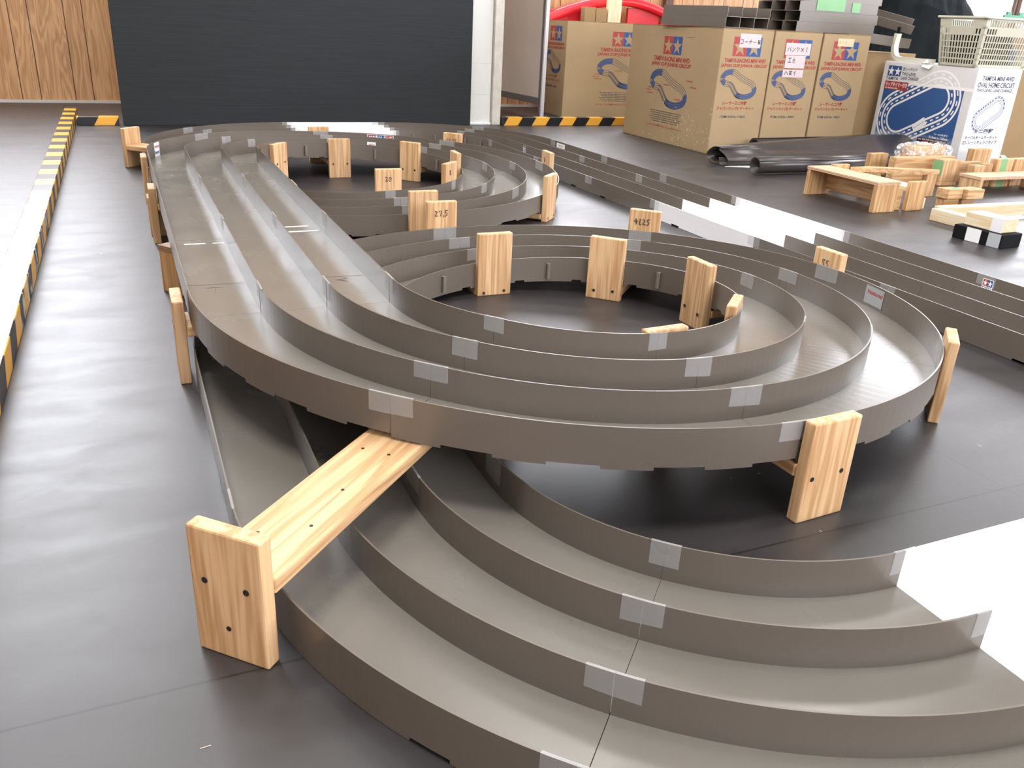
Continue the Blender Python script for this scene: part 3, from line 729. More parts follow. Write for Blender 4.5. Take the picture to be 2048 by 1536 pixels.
# ------------------------------------------------------------------ dark board, white panel, whiteboard
m_ = MB(); m_.box(-.795, 1.185, 3.60, 3.64, .0, .98, bev=.002)
tag(m_.build('partition_board', M['darkboard']), 'large flat blue-black board standing upright behind the track', 'partition board')
t = thing('upright_partition', (1.19, 3.64, 0), 0, 'tall narrow white partition standing between the dark board and the pillar', 'partition')
m_ = MB(); m_.box(0, .142, 0, .02, .008, 2.0, bev=.001); m_.build('panel_sheet', M['whitepanel'], t)
for zz in (.18, .36, .9): m_ = MB(); m_.box(.001, .141, -.0006, .001, zz, zz + .0016); m_.build('panel_seam', M['basetrim'], t)
m_ = MB(); m_.box(-.002, .144, -.012, .022, 0, .014, bev=.002); m_.build('bottom_rail', M['pwhite'], t)
ang = math.atan2(.60, -.05)
t = thing('whiteboard', (1.862, 4.0, 0), ang, 'grey framed whiteboard on legs standing beside the large cardboard box', 'whiteboard')
m_ = MB(); m_.box(.03, 1.1 * .6, -.008, .008, .13, 1.5); m_.build('writing_surface', M['wbsurf'], t)
m_ = MB(); m_.box(0, .68, -.011, .011, .088, .131, bev=.002); m_.box(0, .68, -.011, .011, 1.5, 1.54, bev=.002); m_.box(.65, .68, -.011, .011, .131, 1.5); m_.box(0.0, .031, -.011, .0105, .131, 1.5); m_.build('board_frame', M['steel'], t)
m_ = MB(); m_.box(-.019, -.0002, -.012, .012, 0, 1.55, bev=.002); m_.build('leg', M['alu'], t)
m_ = MB(); m_.box(0.0, .030, -.011, .011, 0, .0875, bev=.002); m_.build('leg', M['steel'], t)
m_ = MB(); m_.box(1.40, 1.50, 4.05, 4.25, 0, .105); m_.box(1.395, 1.52, 4.03, 4.27, .105, .111)
tag(m_.build('cardboard_box', M['kraft2']), 'small open brown box on the floor under the whiteboard', 'box')

# ------------------------------------------------------------------ cardboard boxes
CIRC = [(.03, .27), (.13, .08), (.33, .05), (.5, .2), (.66, .33), (.86, .45), (.96, .64), (.9, .84), (.7, .93), (.5, .87), (.38, .68), (.28, .5), (.1, .43)]
def circuit(pr, u, v, w, h, lab=True):
    C = catmull(CIRC, 7) * np.array([w, h]) + np.array([u, v]); q = min(w, h)
    for o in (-.062, -.02, .02, .062): pr.ribbon(offset_curve(C, o * q * 1.5), q * .013, 'navy', 1, True)
    n = len(C)
    for lo, hi in ((0, 14), (n - 8, n - 1), (40, 66)):
        for o in (-.041, 0, .041): pr.ribbon(offset_curve(C, o * q * 1.5)[lo:hi], q * .038, 'blue', 0)
    for lo, hi in ((60, 80),):
        for o in (-.041, .041): pr.ribbon(offset_curve(C, o * q * 1.5)[lo:hi], q * .022, 'navy', 0)
def narrow_face(pr, note=None):
    pr.logo(.075, .034, .18, .094, star='kraft')
    pr.text('TAMIYA RACING MINI 4WD', .03, .139, .298, .159, 'red', 1, .045); pr.text('JAPAN CUP JUNIOR CIRCUIT', .012, .166, .312, .186, 'red', 1, .045)
    circuit(pr, .025, .200, .235, .14)
    pr.text('レーサーミニ四駆', .055, .352, .215, .372, 'red', 1, .035); pr.text('ジャパンカップJr.サーキット', .02, .380, .265, .399, 'red', 1, .035)
    pr.text('ITEM 69506-19800', .05, .425, .215, .438, 'navy', 1, .01)
def wide_face(pr):
    pr.logo(.36, .052, .18, .094, star='kraft')
    pr.text('TAMIYA RACING MINI 4WD', .27, .158, .63, .184, 'red', 1, .045); pr.text('JAPAN CUP JUNIOR CIRCUIT', .25, .190, .65, .216, 'red', 1, .045)
    circuit(pr, .26, .238, .38, .19)
    for u0, v0 in ((.235, .33), (.215, .345), (.235, .36), (.40, .305), (.52, .375), (.62, .27), (.66, .30)): pr.text('COURSE LINE', u0, v0, u0 + .06, v0 + .007, 'red', 1)
    for i in range(6):
        w0 = .29 + .012 * (i % 3); pr.text('for racing mini four wheel drive model cars on course', w0, .452 + i * .0115, .90 - w0, .4600 + i * .0115, 'navy', 1)
    pr.text('レーサーミニ四駆ジャパンカップJr.サーキット', .27, .532, .63, .546, 'red', 1)
def kraft_box(x0, y0, w, d, h, label, wide=None, narrow=None, scuff=False, mat='kraft', rz=0, open_top=True):
    t = thing('cardboard_box', (x0, y0, 0), rz, label, 'cardboard box', 'brown circuit set boxes')
    m_ = MB(); m_.box(0, w, 0, d, 0, h, bev=.003); m_.build('carton', M[mat], t)
    m_ = MB()
    for i, (a, b2) in enumerate(((0, w / 2 - .002), (w / 2 + .002, w))): m_.box(a, b2, .002, d - .002, h + .0004, h + .004 + .002 * i)
    m_.build('top_flap', M['kraft2'], t)
    if narrow:
        pr = Print(lambda u, v, l: Vector((u, -l, h - v))); narrow_face(pr); pr.build('printed_front', t)
        if narrow != 1:
            pr = Print(lambda u, v, l: Vector((u, -l - .0012, h - v))); narrow(pr); o = pr.build('taped_note', t); o['label'] = 'note with black handwriting'
    if wide == 'west': pr = Print(lambda u, v, l: Vector((-l, d - u, h - v))); wide_face(pr)
    elif wide == 'south': pr = Print(lambda u, v, l: Vector((u, -l, h - v))); wide_face(pr)
    if wide:
        pr.build('printed_side', t)
    if scuff:
        pr = Print(lambda u, v, l: Vector((-l - .001, d - u, h - v))); rs = random.Random(3)
        for i in range(170):
            u = min(.885, max(.03, rs.gauss(.62, .17))); v = min(.62, max(.33, rs.gauss(.54, .06))); s = rs.uniform(.0015, .006); a = rs.uniform(0, PI)
            pr.poly([(u + s * math.cos(a + k) * (1.0 if k % 2 else .35), v + s * math.sin(a + k) * (1 if k % 2 else .5)) for k in (0, 1.3, 2.6, 4.1)], 'kpale' if i % 3 else 'kbrown', 0)
        for u in (.20, .57): pr.rect(u, .004, u + .08, .05, 'kraft', 0); pr.rect(u, .05, u + .08, .0515, 'kbrown', 1)
        o = pr.build('scuff_marks', t); o['label'] = 'torn and scraped patches'
    return t
def note2(pr):
    pr.rect(.11, .018, .245, .085, 'notetape', 0); kana(pr, ['ko', 'bar', 'na', 'bar', 'you'], .112, .045, .024, .0028)
def note3(pr):
    pr.rect(.08, .052, .25, .112, 'notetape', 0); pr.rect(.09, .114, .225, .178, 'notetape', 0); pr.rect(.085, .186, .225, .225, 'notetape', 0)
    kana(pr, ['ba', 'n', 'ku', 'x', 'l'], .092, .070, .026, .003); kana(pr, ['ko2', 'dai'], .105, .125, .026, .003); kana(pr, ['ha', 'you', 'i'], .095, .190, .026, .003)
def note4(pr):
    pr.rect(.10, .018, .215, .058, 'kpale', 0); kana(pr, ['ka', 'bar', 'su'], .105, .030, .018, .0012)
M['notetape'] = plain('note_paper', (.60, .52, .54), .5)
kraft_box(2.074, 2.345, .327, .895, .6265, 'brown box nearest the track, scuffed side facing left, black note on its front', wide='west', narrow=note2, scuff=True)
kraft_box(2.411, 2.345, .320, .895, .6265, 'middle of the three front brown boxes, with three white taped notes', narrow=note3)
kraft_box(2.744, 2.345, .335, .895, .6265, 'rightmost of the three front brown boxes, faint pencil note on pale tape', narrow=note4)
bA = kraft_box(2.05, 4.05, .9, .33, .6265, 'brown box standing behind the others, next to the whiteboard', wide='south')
pr = Print(lambda u, v, l: Vector((-l, .33 - u, .6265 - v))); narrow_face(pr); pr.build('printed_end', bA)
t = thing('cardboard_box', (3.105, 2.46, 0), 0, 'plain brown box between the printed boxes and the white carton', 'cardboard box', 'plain brown boxes')
m_ = MB(); m_.box(0, .115, 0, .45, 0, .532, bev=.003); m_.box(.118, .5, .03, .45, 0, .545, bev=.003); m_.build('carton', M['kraft2'], t)
pr = Print(lambda u, v, l: Vector((u, -l, .532 - v))); pr.rect(.01, .24, .045, .38, 'pwhite', 0)
for i in range(9): pr.rect(.038, .25 + i * .013, .044, .253 + i * .013, 'grey', 1)
pr.rect(.045, .0, .072, .22, 'kpale', 0)
o = pr.build('paper_label', t); o['label'] = 'narrow white paper label'
t = thing('cardboard_box', (3.668, 1.86, 0), 0, 'plain brown box to the right of the white carton', 'cardboard box', 'plain brown boxes')
m_ = MB(); m_.box(0, .5, 0, .5, 0, .50, bev=.003); m_.build('carton', M['kraft2'], t)

# white and blue carton
wb = thing('white_carton', (3.3, 1.79, 0), 0, 'white carton printed with a blue oval circuit picture, under the basket', 'cardboard box')
WWx, WWy, WH = .335, .63, .500
m_ = MB(); m_.box(0, WWx, 0, WWy, 0, WH, bev=.003); m_.build('carton', M['carton_white'], wb)
m_ = MB(); m_.box(.004, .16, .005, WWy - .005, WH + .0004, WH + .004); m_.box(.165, WWx - .004, .005, WWy - .005, WH + .0004, WH + .004); m_.build('top_flap', M['carton_white'], wb)
m_ = MB(); m_.add([(-.0012, .36, WH), (-.0012, .29, WH), (-.016, .30, WH - .022), (-.02, .35, WH - .012)], [[0, 1, 2, 3]]); m_.add([(0, .375, WH + .002), (.012, .345, WH + .026), (-.02, .31, WH + .010)], [[0, 1, 2]]); m_.build('torn_flap', M['pwhite'], wb)
def stadium(cx, cy, a, r, rot, n=14):
    P = []
    for s, a0 in ((1, -PI / 2), (-1, PI / 2)):
        for i in range(n + 1):
            q = a0 + PI * i / n; P.append((s * a + r * math.cos(q), r * math.sin(q)))
    c, s_ = math.cos(rot), math.sin(rot)
    return np.array([(cx + x * c - y * s_, cy + x * s_ + y * c) for x, y in P])
def resample(C, n):
    C = np.vstack([C, C[:1]]); d = np.r_[0, np.cumsum(np.linalg.norm(np.diff(C, axis=0), axis=1))]; t_ = np.linspace(0, d[-1], n, endpoint=False)
    return np.stack([np.interp(t_, d, C[:, 0]), np.interp(t_, d, C[:, 1])], 1)
def oval(pr, cx, cy, a, r, rot, k, c_band, c_edge, lv=1):
    base = resample(stadium(cx, cy, a, r, rot), 120)
    for o in (-.052 * k, -.018 * k + .0, .018 * k): pr.ribbon(offset_curve(base, o), .011 * k, c_band, lv, True)
    for o in (-.036 * k, 0.0):
        D = offset_curve(base, o)
        for i in range(0, 120, 4): pr.ribbon(D[i:i + 3], .008 * k, c_edge, lv)
    P = resample(stadium(cx, cy, a, r, rot), 120)[8:14]
pr = Print(lambda u, v, l: Vector((-l, WWy - u, WH - v)))
pr.rect(.03, .115, .575, .47, 'bluefade', 0)
pr.rect(.24, .0995, .63, .116, 'pwhite', 0)
pr.logo(.035, .02, .095, .055, 'blue', 'blue', 'pwhite', lv=1); pr.text('TAMIYA', .03, .079, .12, .097, 'navy', 1, .02)
pr.text('立体レーンチェンジ', .14, .022, .24, .042, 'navy', 1); pr.text('TWO-LEVEL', .138, .05, .24, .068, 'navy', 1, .02); pr.text('LANE CHANGE', .138, .072, .262, .090, 'navy', 1, .02)
pr.rect(.03, .103, .20, .148, 'red', 2); pr.text('ラップタイマー付き', .037, .108, .193, .132, 'pwhite', 3, .02); pr.text('LAP TIMER INCLUDED', .037, .136, .13, .144, 'pwhite', 3)
oval(pr, .295, .235, .135, .095, math.radians(-27), 1.0, 'pwhite', 'pwhite', 1)
c, s_ = math.cos(math.radians(-36)), math.sin(math.radians(-36))
pr.poly([(.335 + x * c - y * s_, .315 + x * s_ + y * c) for x, y in ((-.045, -.022), (.045, -.022), (.045, .022), (-.045, .022))], 'pwhite', 3)
pr.ribbon([(.335 - .04 * c, .315 - .04 * s_), (.335 + .04 * c, .315 + .04 * s_)], .002, 'blue', 4)
pr.text('コースの大きさ', .45, .345, .54, .357, 'pwhite', 2); pr.text('216cm x 120cm', .42, .362, .545, .376, 'pwhite', 2)
pr.rect(.345, .378, .545, .495, 'black', 3); pr.rect(.350, .402, .540, .49, 'pwhite', 4); pr.text('MINI 4WD OVAL HOME CIRCUIT', .38, .382, .54, .391, 'pwhite', 5); pr.rect(.38, .393, .54, .399, 'red', 4)
pr.logo(.352, .382, .022, .011, 'red', 'blue', 'pwhite', lv=5)
O = resample(stadium(.450, .462, .055, .03, math.radians(-25)), 80)
pr.ribbon(O[:34], .016, 'blue', 5); pr.ribbon(O[33:52], .016, 'black', 5); pr.ribbon(O[51:76], .016, 'red', 5)
pr.build('printed_front', wb)
pr = Print(lambda u, v, l: Vector((u, -l, WH - v)))
pr.text('TAMIYA MINI 4WD', .045, .035, .285, .058, 'navy', 1, .02); pr.text('OVAL HOME CIRCUIT', .02, .066, .300, .092, 'navy', 1, .02); pr.text('TWO-LEVEL LANE CHANGE', .02, .098, .290, .114, 'navy', 1, .015)
pr.text('コースの大きさ', .025, .135, .075, .142, 'grey', 1); pr.text('216cm x 120cm', .025, .146, .09, .152, 'grey', 1)
B_ = resample(stadium(.155, .225, .062, .040, math.radians(-32)), 90)
for o_, w_ in ((-.018, .0022), (-.010, .0022), (0, .002), (.008, .0022)): pr.ribbon(offset_curve(B_, o_), w_, 'blue', 1, True)
for i in range(50, 90, 3): pr.ribbon(offset_curve(B_, -.014)[i:i + 2], .006, 'blue', 1)
for i in range(0, 16, 3): pr.ribbon(offset_curve(B_, -.014)[i:i + 2], .006, 'blue', 1)
pr.rect(.02, .300, .28, .3015, 'grey', 1); pr.rect(.02, .327, .28, .3285, 'grey', 1); pr.text('ミニ四駆', .08, .303, .225, .325, 'navy', 2, .03)
pr.text('オーバルホームサーキット', .02, .338, .27, .356, 'navy', 1, .02); pr.text('立体レーンチェンジタイプ', .01, .362, .275, .382, 'navy', 1, .02)
for i, w_ in enumerate((.05, .14, .10, .12, .09)): pr.text('this set can be assembled with other course sections', .12, .405 + i * .012, .12 + w_, .412 + i * .012, 'grey', 1)
pr.build('printed_side', wb)
# a further box edge at the frame's right, behind the pile
# ------------------------------------------------------------------ stacked track sections on the boxes
def loose_section(name, loc, rot, L_, Wd, H, label, group, mat='wall', lanes=3, flip=False):
    t = thing(name, loc, 0, label, 'track section', group); t.rotation_euler = rot
    fl_ = MB(); z0 = H - .003 if flip else 0; fl_.box(0, L_, 0, Wd, z0, z0 + .003); fl_.build('lane_floor', M[mat], t)
    for k in range(lanes + 1):
        y = k * (Wd - .003) / lanes; q = MB(); lo, hi = (0, H - .0031) if flip else (.0031, H); q.box(0, L_, y, y + .003, lo, hi); q.build('lane_wall', M[mat], t)
    return t
pos = ['lowest', 'second', 'third', 'top']
for i in range(2):
    loose_section('track_section', (2.094, 2.375, .6335 + i * .0505), (0, 0, math.radians(80)), .54, .05, .05, '', '') if False else None
    t = loose_section('track_section', (2.372 + .004 * i, 2.372 - .003 * i, .6335 + i * .0505), (0, 0, math.radians(94)), .54, .29, .050,
                      '%s grey track section in the two-high stack showing its three open lanes' % ('lower' if i == 0 else 'upper'), 'grey track sections on the boxes')
for i in range(4):
    x = 2.587 + (.0, .012, .0, .02)[i]
    loose_section('track_section', (x, 2.40, .6335 + i * .0505), (0, 0, 0), .555, .345, .050,
                  '%s long grey track section in the tall stack above the right-hand brown boxes' % pos[i], 'grey track sections on the boxes')
m_ = MB(); m_.box(2.70, 2.90, 2.3975, 2.3990, .742, .81); m_.box(2.95, 3.01, 2.3975, 2.3990, .742, .79)
tag(m_.build('tape_strip', M['greentape']), 'green masking tape stuck on the tall stack of grey sections', 'tape')
for i, (p, r, l_, lb) in enumerate([((3.14, 2.50, .600), (.0, math.radians(5), math.radians(-25)), .30, 'grey channel piece lying against the black tarpaulin, left'),
                                    ((3.18, 2.72, .735), (math.radians(20), math.radians(12), math.radians(-38)), .42, 'long grey channel piece tilted across the pile by the basket'),
                                    ((3.17, 2.95, .86), (math.radians(-12), math.radians(10), math.radians(-30)), .36, 'grey channel piece on top of the pile beside the tall stack')]):
    loose_section('track_channel', p, r, l_, .12, .05, lb, 'loose grey channel pieces', lanes=1)
# black tarpaulin heap
rs = random.Random(5); V = []; F = []; n1, n2 = 22, 14
for i in range(n1 + 1):
    for j in range(n2 + 1):
        u, v = i / n1, j / n2; x = 3.72 + 1.15 * u; y = 2.95 + .75 * v
        e = math.sin(PI * min(1, max(0, u))) ** .5 * math.sin(PI * v) ** .4 if 0 < u < 1 and 0 < v < 1 else 0
        z = .45 + e * (.70 + .08 * math.sin(7 * u + 3 * v) + rs.uniform(-.02, .02))
        V.append((x, y, z))
for i in range(n1):
    for j in range(n2): F.append([i * (n2 + 1) + j, (i + 1) * (n2 + 1) + j, (i + 1) * (n2 + 1) + j + 1, i * (n2 + 1) + j + 1])
n0 = len(V); V += [(v[0], v[1], .0) for v in V[:]]
F += [[a + n0 for a in f][::-1] for f in F[:]]
edge = [i * (n2 + 1) for i in range(n1 + 1)] + [n1 * (n2 + 1) + j for j in range(1, n2 + 1)] + [i * (n2 + 1) + n2 for i in range(n1 - 1, -1, -1)] + [j for j in range(n2 - 1, 0, -1)]
for a, b2 in zip(edge, edge[1:] + edge[:1]): F.append([a, b2, b2 + n0, a + n0])
tag(mesh_obj('tarpaulin', V, F, M['darkbag']), 'black tarpaulin heaped behind the basket', 'tarpaulin')

# basket with real slots
bk = thing('shopping_basket', (3.27, 1.79, WH + .0065), 0, 'white slotted plastic basket standing on the white carton', 'basket')
BL, BD, BH, FLR = .42, .285, .235, .028
def bside(p0, p1, q0, q1, name, nslot, solid=None):
    """side from bottom edge p0-p1 to top edge q0-q1, made of rails and bars"""
    m_ = MB(); p0, p1, q0, q1 = map(Vector, (p0, p1, q0, q1)); nrm = (p1 - p0).cross(q0 - p0).normalized() * .0025
    def P(u, v): return (p0.lerp(p1, u)).lerp(q0.lerp(q1, u), v)
    def quad(u0, u1, v0, v1):
        A = [P(u0, v0), P(u1, v0), P(u1, v1), P(u0, v1)]; V_ = [a - nrm for a in A] + [a + nrm for a in A]
        m_.add(V_, [[3, 2, 1, 0], [4, 5, 6, 7], [0, 1, 5, 4], [1, 2, 6, 5], [2, 3, 7, 6], [3, 0, 4, 7]])
    rails = [(0, .05), (.135, .165), (.255, .275), (.375, .395), (.50, .52), (.64, .67), (.78, .82), (.95, 1)]
    for a, b3 in rails: quad(0, 1, a, b3)
    quad(0, .05, 0, 1); quad(.95, 1, 0, 1)
    for r_ in range(7):
        lo, hi = rails[r_][1], rails[r_ + 1][0]
        if r_ == 6:
            if solid == 'handle': quad(.05, .27, lo, hi); quad(.72, .95, lo, hi); continue
        if r_ == 5 and solid: quad(.22, .78, lo, hi)
        for k in range(nslot):
            u = .05 + .90 * (k + .68) / nslot
            if r_ == 5 and solid and .2 < u < .78: continue
            quad(u, u + .90 * .33 / nslot, lo, hi)
    return m_.build(name, M['basket'], bk)
b0 = [(FLR, FLR, 0), (BL - FLR, FLR, 0), (BL - FLR, BD - FLR, 0), (FLR, BD - FLR, 0)]; t0 = [(0, 0, BH), (BL, 0, BH), (BL, BD, BH), (0, BD, BH)]
bside(b0[3], b0[0], t0[3], t0[0], 'basket_side', 13, 'handle'); bside(b0[0], b0[1], t0[0], t0[1], 'basket_side', 19, 'solid')
bside(b0[1], b0[2], t0[1], t0[2], 'basket_side', 15, 'handle'); bside(b0[2], b0[3], t0[2], t0[3], 'basket_side', 24)
m_ = MB(); m_.box(FLR, BL - FLR, FLR, BD - FLR, -.002, .002); m_.build('basket_base', M['basket'], bk)
m_ = MB(); m_.box(-.012, BL + .012, -.012, .002, BH - .004, BH + .006, bev=.002); m_.box(-.012, BL + .012, BD - .002, BD + .012, BH - .004, BH + .006, bev=.002)
m_.box(-.012, .002, .0021, BD - .0021, BH - .004, BH + .006, bev=.002); m_.box(BL - .002, BL + .012, .0021, BD - .0021, BH - .004, BH + .006, bev=.002); m_.build('basket_rim', M['basket'], bk)
m_ = MB(); m_.box(.13, BL, .012, .02, BH + .0065, BH + .02); m_.box(.15, .18, .01, .022, BH + .02, BH + .035); m_.box(.24, .27, .01, .022, BH + .02, BH + .033); m_.build('handle', M['green'], bk)
m_ = MB(); m_.box(.045, .30, .045, .24, .003, .195, bev=.02)  # added dark block, stands in for the shade behind the basket slots
tag(m_.build('dark_filler', M['darkbag']), 'dark cloth block added inside the slotted white basket', 'filler').location = (3.27, 1.79, WH + .0065)
m_ = MB(); m_.box(.315, .372, .06, .20, .003, .10, bev=.02)
tag(m_.build('blue_bag', M['bluebag']), 'small blue bag at the right end inside the slotted white basket', 'bag').location = (3.27, 1.79, WH + .0065)
# cream moulded arm (bent channel) leaning beside the basket
t = thing('cream_arm', (3.32, 2.28, WH), 0, 'cream curved plastic arm rail lying on the white carton left of the basket', 'plastic arm')
path = catmull([(2.405, .650), (2.41, .58), (2.385, .527), (2.32, .5165), (2.12, .5165)], 6, False)
m_ = MB()
for a, b2 in zip(path[:-1], path[1:]):
    d = np.array(b2) - np.array(a); L_ = np.linalg.norm(d); d /= L_; nn = np.array([-d[1], d[0]]) * .011
    pts = [(a - nn), (b2 - nn), (b2 + nn), (a + nn)]
    V_ = [(-.0, y - 2.28, z - WH) for y, z in pts] + [(.035, y - 2.28, z - WH) for y, z in pts]
    m_.add(V_, [[3, 2, 1, 0], [4, 5, 6, 7], [0, 1, 5, 4], [1, 2, 6, 5], [2, 3, 7, 6], [3, 0, 4, 7]])
m_.build('arm_rail', M['cream'], t)
m_ = MB(); m_.tube([(.017, .125, .149), (.017, .125, .185)], .010, 10); m_.build('arm_tip', M['blackfoam'], t)

# ------------------------------------------------------------------ red arch, post and boxes behind the far box
t = thing('red_plastic_arch', (2.1, 4.51, 0), 0, 'glossy red curved plastic arch behind the far brown box', 'plastic arch')
A = catmull([(.0, .66), (.2, .735), (.42, .79), (.66, .815), (.85, .795), (1.05, .74), (1.22, .69), (1.36, .665)], 6, False); B = offset_curve(A, -.062, False)
V = []; F = []; n = len(A)
for (x, z), (x2, z2) in zip(A, B): V += [(x, 0, z), (x2, -.02, z2), (x2, .09, z2), (x, .11, z)]
for i in range(n - 1):
    for k in range(4): F.append([4 * i + k, 4 * i + (k + 1) % 4, 4 * i + 4 + (k + 1) % 4, 4 * i + 4 + k])
F += [[0, 1, 2, 3], [4 * n - 1, 4 * n - 2, 4 * n - 3, 4 * n - 4]]
mesh_obj('arch_band', V, F, M['redplastic'], t, smooth=True)
for lx0, lx1, lh in ((0, .30, .70), (.70, .98, .74), (1.0, 1.3, .66)):
    m_ = MB(); m_.box(lx0, lx1, .02, .05, 0, lh, bev=.003); m_.build('arch_leg', M['redplastic'], t)
m_ = MB(); m_.box(2.555, 2.665, 4.40, 4.438, 0, 1.25, bev=.003); tag(m_.build('wooden_post', M['white_z']), 'pale square timber upright standing in front of the red arch', 'wooden post')
for x0, x1, h_, lb in ((2.36, 2.45, .727, 'narrow brown carton left of its neighbour under the red arch'), (2.455, 2.545, .722, 'brown carton beside the timber upright under the red arch')):
    m_ = MB(); m_.box(x0, x1, 4.40, 4.46, 0, h_, bev=.002); tag(m_.build('cardboard_box', M['kraft2']), lb, 'cardboard box')

# ------------------------------------------------------------------ rolled dark sheets
def roll_sheet(name, sections, label, mat='sheet'):
    """loft through closed or open cross-sections given as (x, [(y, z)...])"""
    V = []; F = []; rows = []
    for x, P in sections:
        C = catmull(P, 5, False); rows.append(len(C)); V += [(x, y, z) for y, z in C]
    n = rows[0]
    for i in range(len(sections) - 1):
        for k in range(n - 1): F.append([i * n + k, i * n + k + 1, (i + 1) * n + k + 1, (i + 1) * n + k])
    o = mesh_obj(name, V, F, [M[mat], M['sheetback']], smooth=True)
    md = o.modifiers.new('thickness', 'SOLIDIFY'); md.thickness = .003; md.offset = 0; md.material_offset_rim = 0
    return tag(o, label, 'rolled sheet', 'rolled dark vinyl sheets')
def spiral(cy, cz, r0, r1, turns, a0, n=22):
    return [(cy + (r0 + (r1 - r0) * i / n) * math.cos(a0 + turns * 2 * PI * i / n), cz + (r0 + (r1 - r0) * i / n) * math.sin(a0 + turns * 2 * PI * i / n)) for i in range(n + 1)]
roll_sheet('vinyl_roll', [(1.905, spiral(1.738, .0425, .033, .039, 1.35, .3)), (2.35, spiral(1.735, .0425, .032, .039, 1.35, .3)), (2.95, spiral(1.80, .0425, .031, .039, 1.35, .3))],
           'thin tightly rolled dark sheet lying in front of the other rolls')
def fold(y0, y1, h, yr_, hr):   # sheet rising from the floor, over the top, and curling under at the front
    return [(y0 + .01, .004), (y1, .006), (y1 + .035, h * .45), (y1 - .01, h * .92), (y1 - .07, h), (yr_ + .05, hr * 1.7), (yr_, hr * 1.25), (yr_ - .03, hr * .7), (yr_ - .015, .006), (yr_ + .03, .005), (yr_ + .045, .035)]
roll_sheet('vinyl_roll', [(1.915, fold(1.99, 2.10, .083, 1.985, .042)), (2.2, fold(1.98, 2.12, .098, 1.97, .042)), (2.55, fold(1.97, 2.14, .112, 1.93, .042)), (2.90, fold(1.96, 2.16, .124, 1.90, .044)), (3.20, fold(1.95, 2.14, .128, 1.90, .046))],
           'wide loosely folded dark sheet with a bright sheen lying below the brown boxes')
roll_sheet('vinyl_roll', [(2.30, spiral(2.245, .052, .036, .046, 1.1, .5)), (2.85, spiral(2.25, .055, .036, .048, 1.1, .5)), (3.02, spiral(2.25, .055, .036, .048, 1.1, .5))],
           'dark roll tucked behind the folded sheet against the brown boxes')
m_ = MB(); m_.add([(1.90, 1.955, .001), (2.30, 1.80, .001), (2.34, 1.86, .001), (1.98, 1.985, .001), (1.90, 1.955, .003), (2.30, 1.80, .003), (2.34, 1.86, .003), (1.98, 1.985, .003)], [[3, 2, 1, 0], [4, 5, 6, 7], [0, 1, 5, 4], [1, 2, 6, 5], [2, 3, 7, 6], [3, 0, 4, 7]])
tag(m_.build('white_strip', M['pwhite']), 'white strip poking out between the dark rolls', 'strip')

# ------------------------------------------------------------------ pile of offcuts and stands on the right
def board(name, x0, x1, y0, y1, z0, z1, mat, label, cat='wood block', rz=0, group='loose wood pieces on the right', bev=.002):
    t = MB(); cx, cy = (x0 + x1) / 2, (y0 + y1) / 2
    t.box(x0 - cx, x1 - cx, y0 - cy, y1 - cy, 0, z1 - z0, bev=bev); o = t.build(name, M[mat]); o.location = (cx, cy, z0); o.rotation_euler = (0, 0, rz)
    return tag(o, label, cat, group)
bench(1.806, .900, 0, .385, .115, .1165, 'low bench with plywood top, nearest of the pile, facing the track')
t = thing('track_stand', (2.0, .912, 0), 0, 'narrow pine stand directly behind the plywood bench', 'wooden stand', 'spare stands in the pile')
m_ = MB(); m_.box(-.018, .074, -.009, .009, 0, .1135, bev=.002); m_.build('end_post', M['old_z'], t)
m_ = MB(); m_.box(-.018, .074, .41, .428, 0, .112, bev=.002); m_.build('end_post', M['old_z'], t)
m_ = MB(); m_.box(-.012, .070, .0095, .4095, .072, .091, bev=.002); m_.build('cross_board', M['white_y'], t)
board('wood_block', 1.935, 1.975, .925, .985, 0, .075, 'old_x', 'rough chipped brown block wedged between bench and narrow stand')
board('wood_block', 2.084, 2.108, .925, .955, 0, .042, 'white_z', 'small pale cube behind the narrow stand')
t = thing('wide_stand', (2.0, 1.14, 0), 0, 'wide stand with a thick top board, behind the narrow stand', 'wooden stand', 'spare stands in the pile')
m_ = MB(); m_.prism([(.335, -.004), (.40, .0), (.395, .019), (.33, .015)], 0, .0930); m_.build('end_post', M['old_z'], t)
m_ = MB(); m_.prism([(.310, -.006), (.408, .0), (.12, .125), (.012, .115)], .0935, .1125); m_.build('top_board', M['pine_x'], t)
m_ = MB(); m_.prism([(.09, .094), (.15, .072), (.155, .092), (.096, .114)], 0, .0930); m_.build('end_post', M['old_z'], t)
board('wood_block', 2.513, 2.622, 1.625, 1.665, 0, .1045, 'old_z', 'upright block standing alone at the back of the pile', rz=.06)
board('wood_block', 2.465, 2.85, 1.435, 1.475, 0, .116, 'old_x', 'long plank on edge behind the wrapped bundle')
t = thing('wrapped_bundle', (2.76, 1.545, 0), -.06, 'wood block bundled in shiny clear plastic wrap on the pile', 'wrapped bundle')
m_ = MB(); m_.box(-.10, .10, -.035, .035, 0, .152, bev=.003); m_.build('wood_piece', M['pine_x'], t)
bm = bmesh.new(); bmesh.ops.create_icosphere(bm, subdivisions=4, radius=1)
rs = random.Random(9)
for v in bm.verts:
    c_ = v.co; s2 = 1 + rs.uniform(-.07, .10)
    v.co = Vector((max(-1, min(1, c_.x * 1.35)) * .135 * s2, max(-1, min(1, c_.y * 1.3)) * .052 * s2, .105 + max(-.75, min(.75, c_.z)) * .075 * s2))
bm.to_mesh(me := bpy.data.meshes.new('plastic_wrap')); bm.free(); me.materials.append(M['wrap'])
o = bpy.data.objects.new('plastic_wrap', me); COL.objects.link(o); o.parent = t
t = thing('taped_block', (2.71, 1.35, 0), -.05, 'squarish block with a strip of green tape, in the middle of the pile', 'wood block')
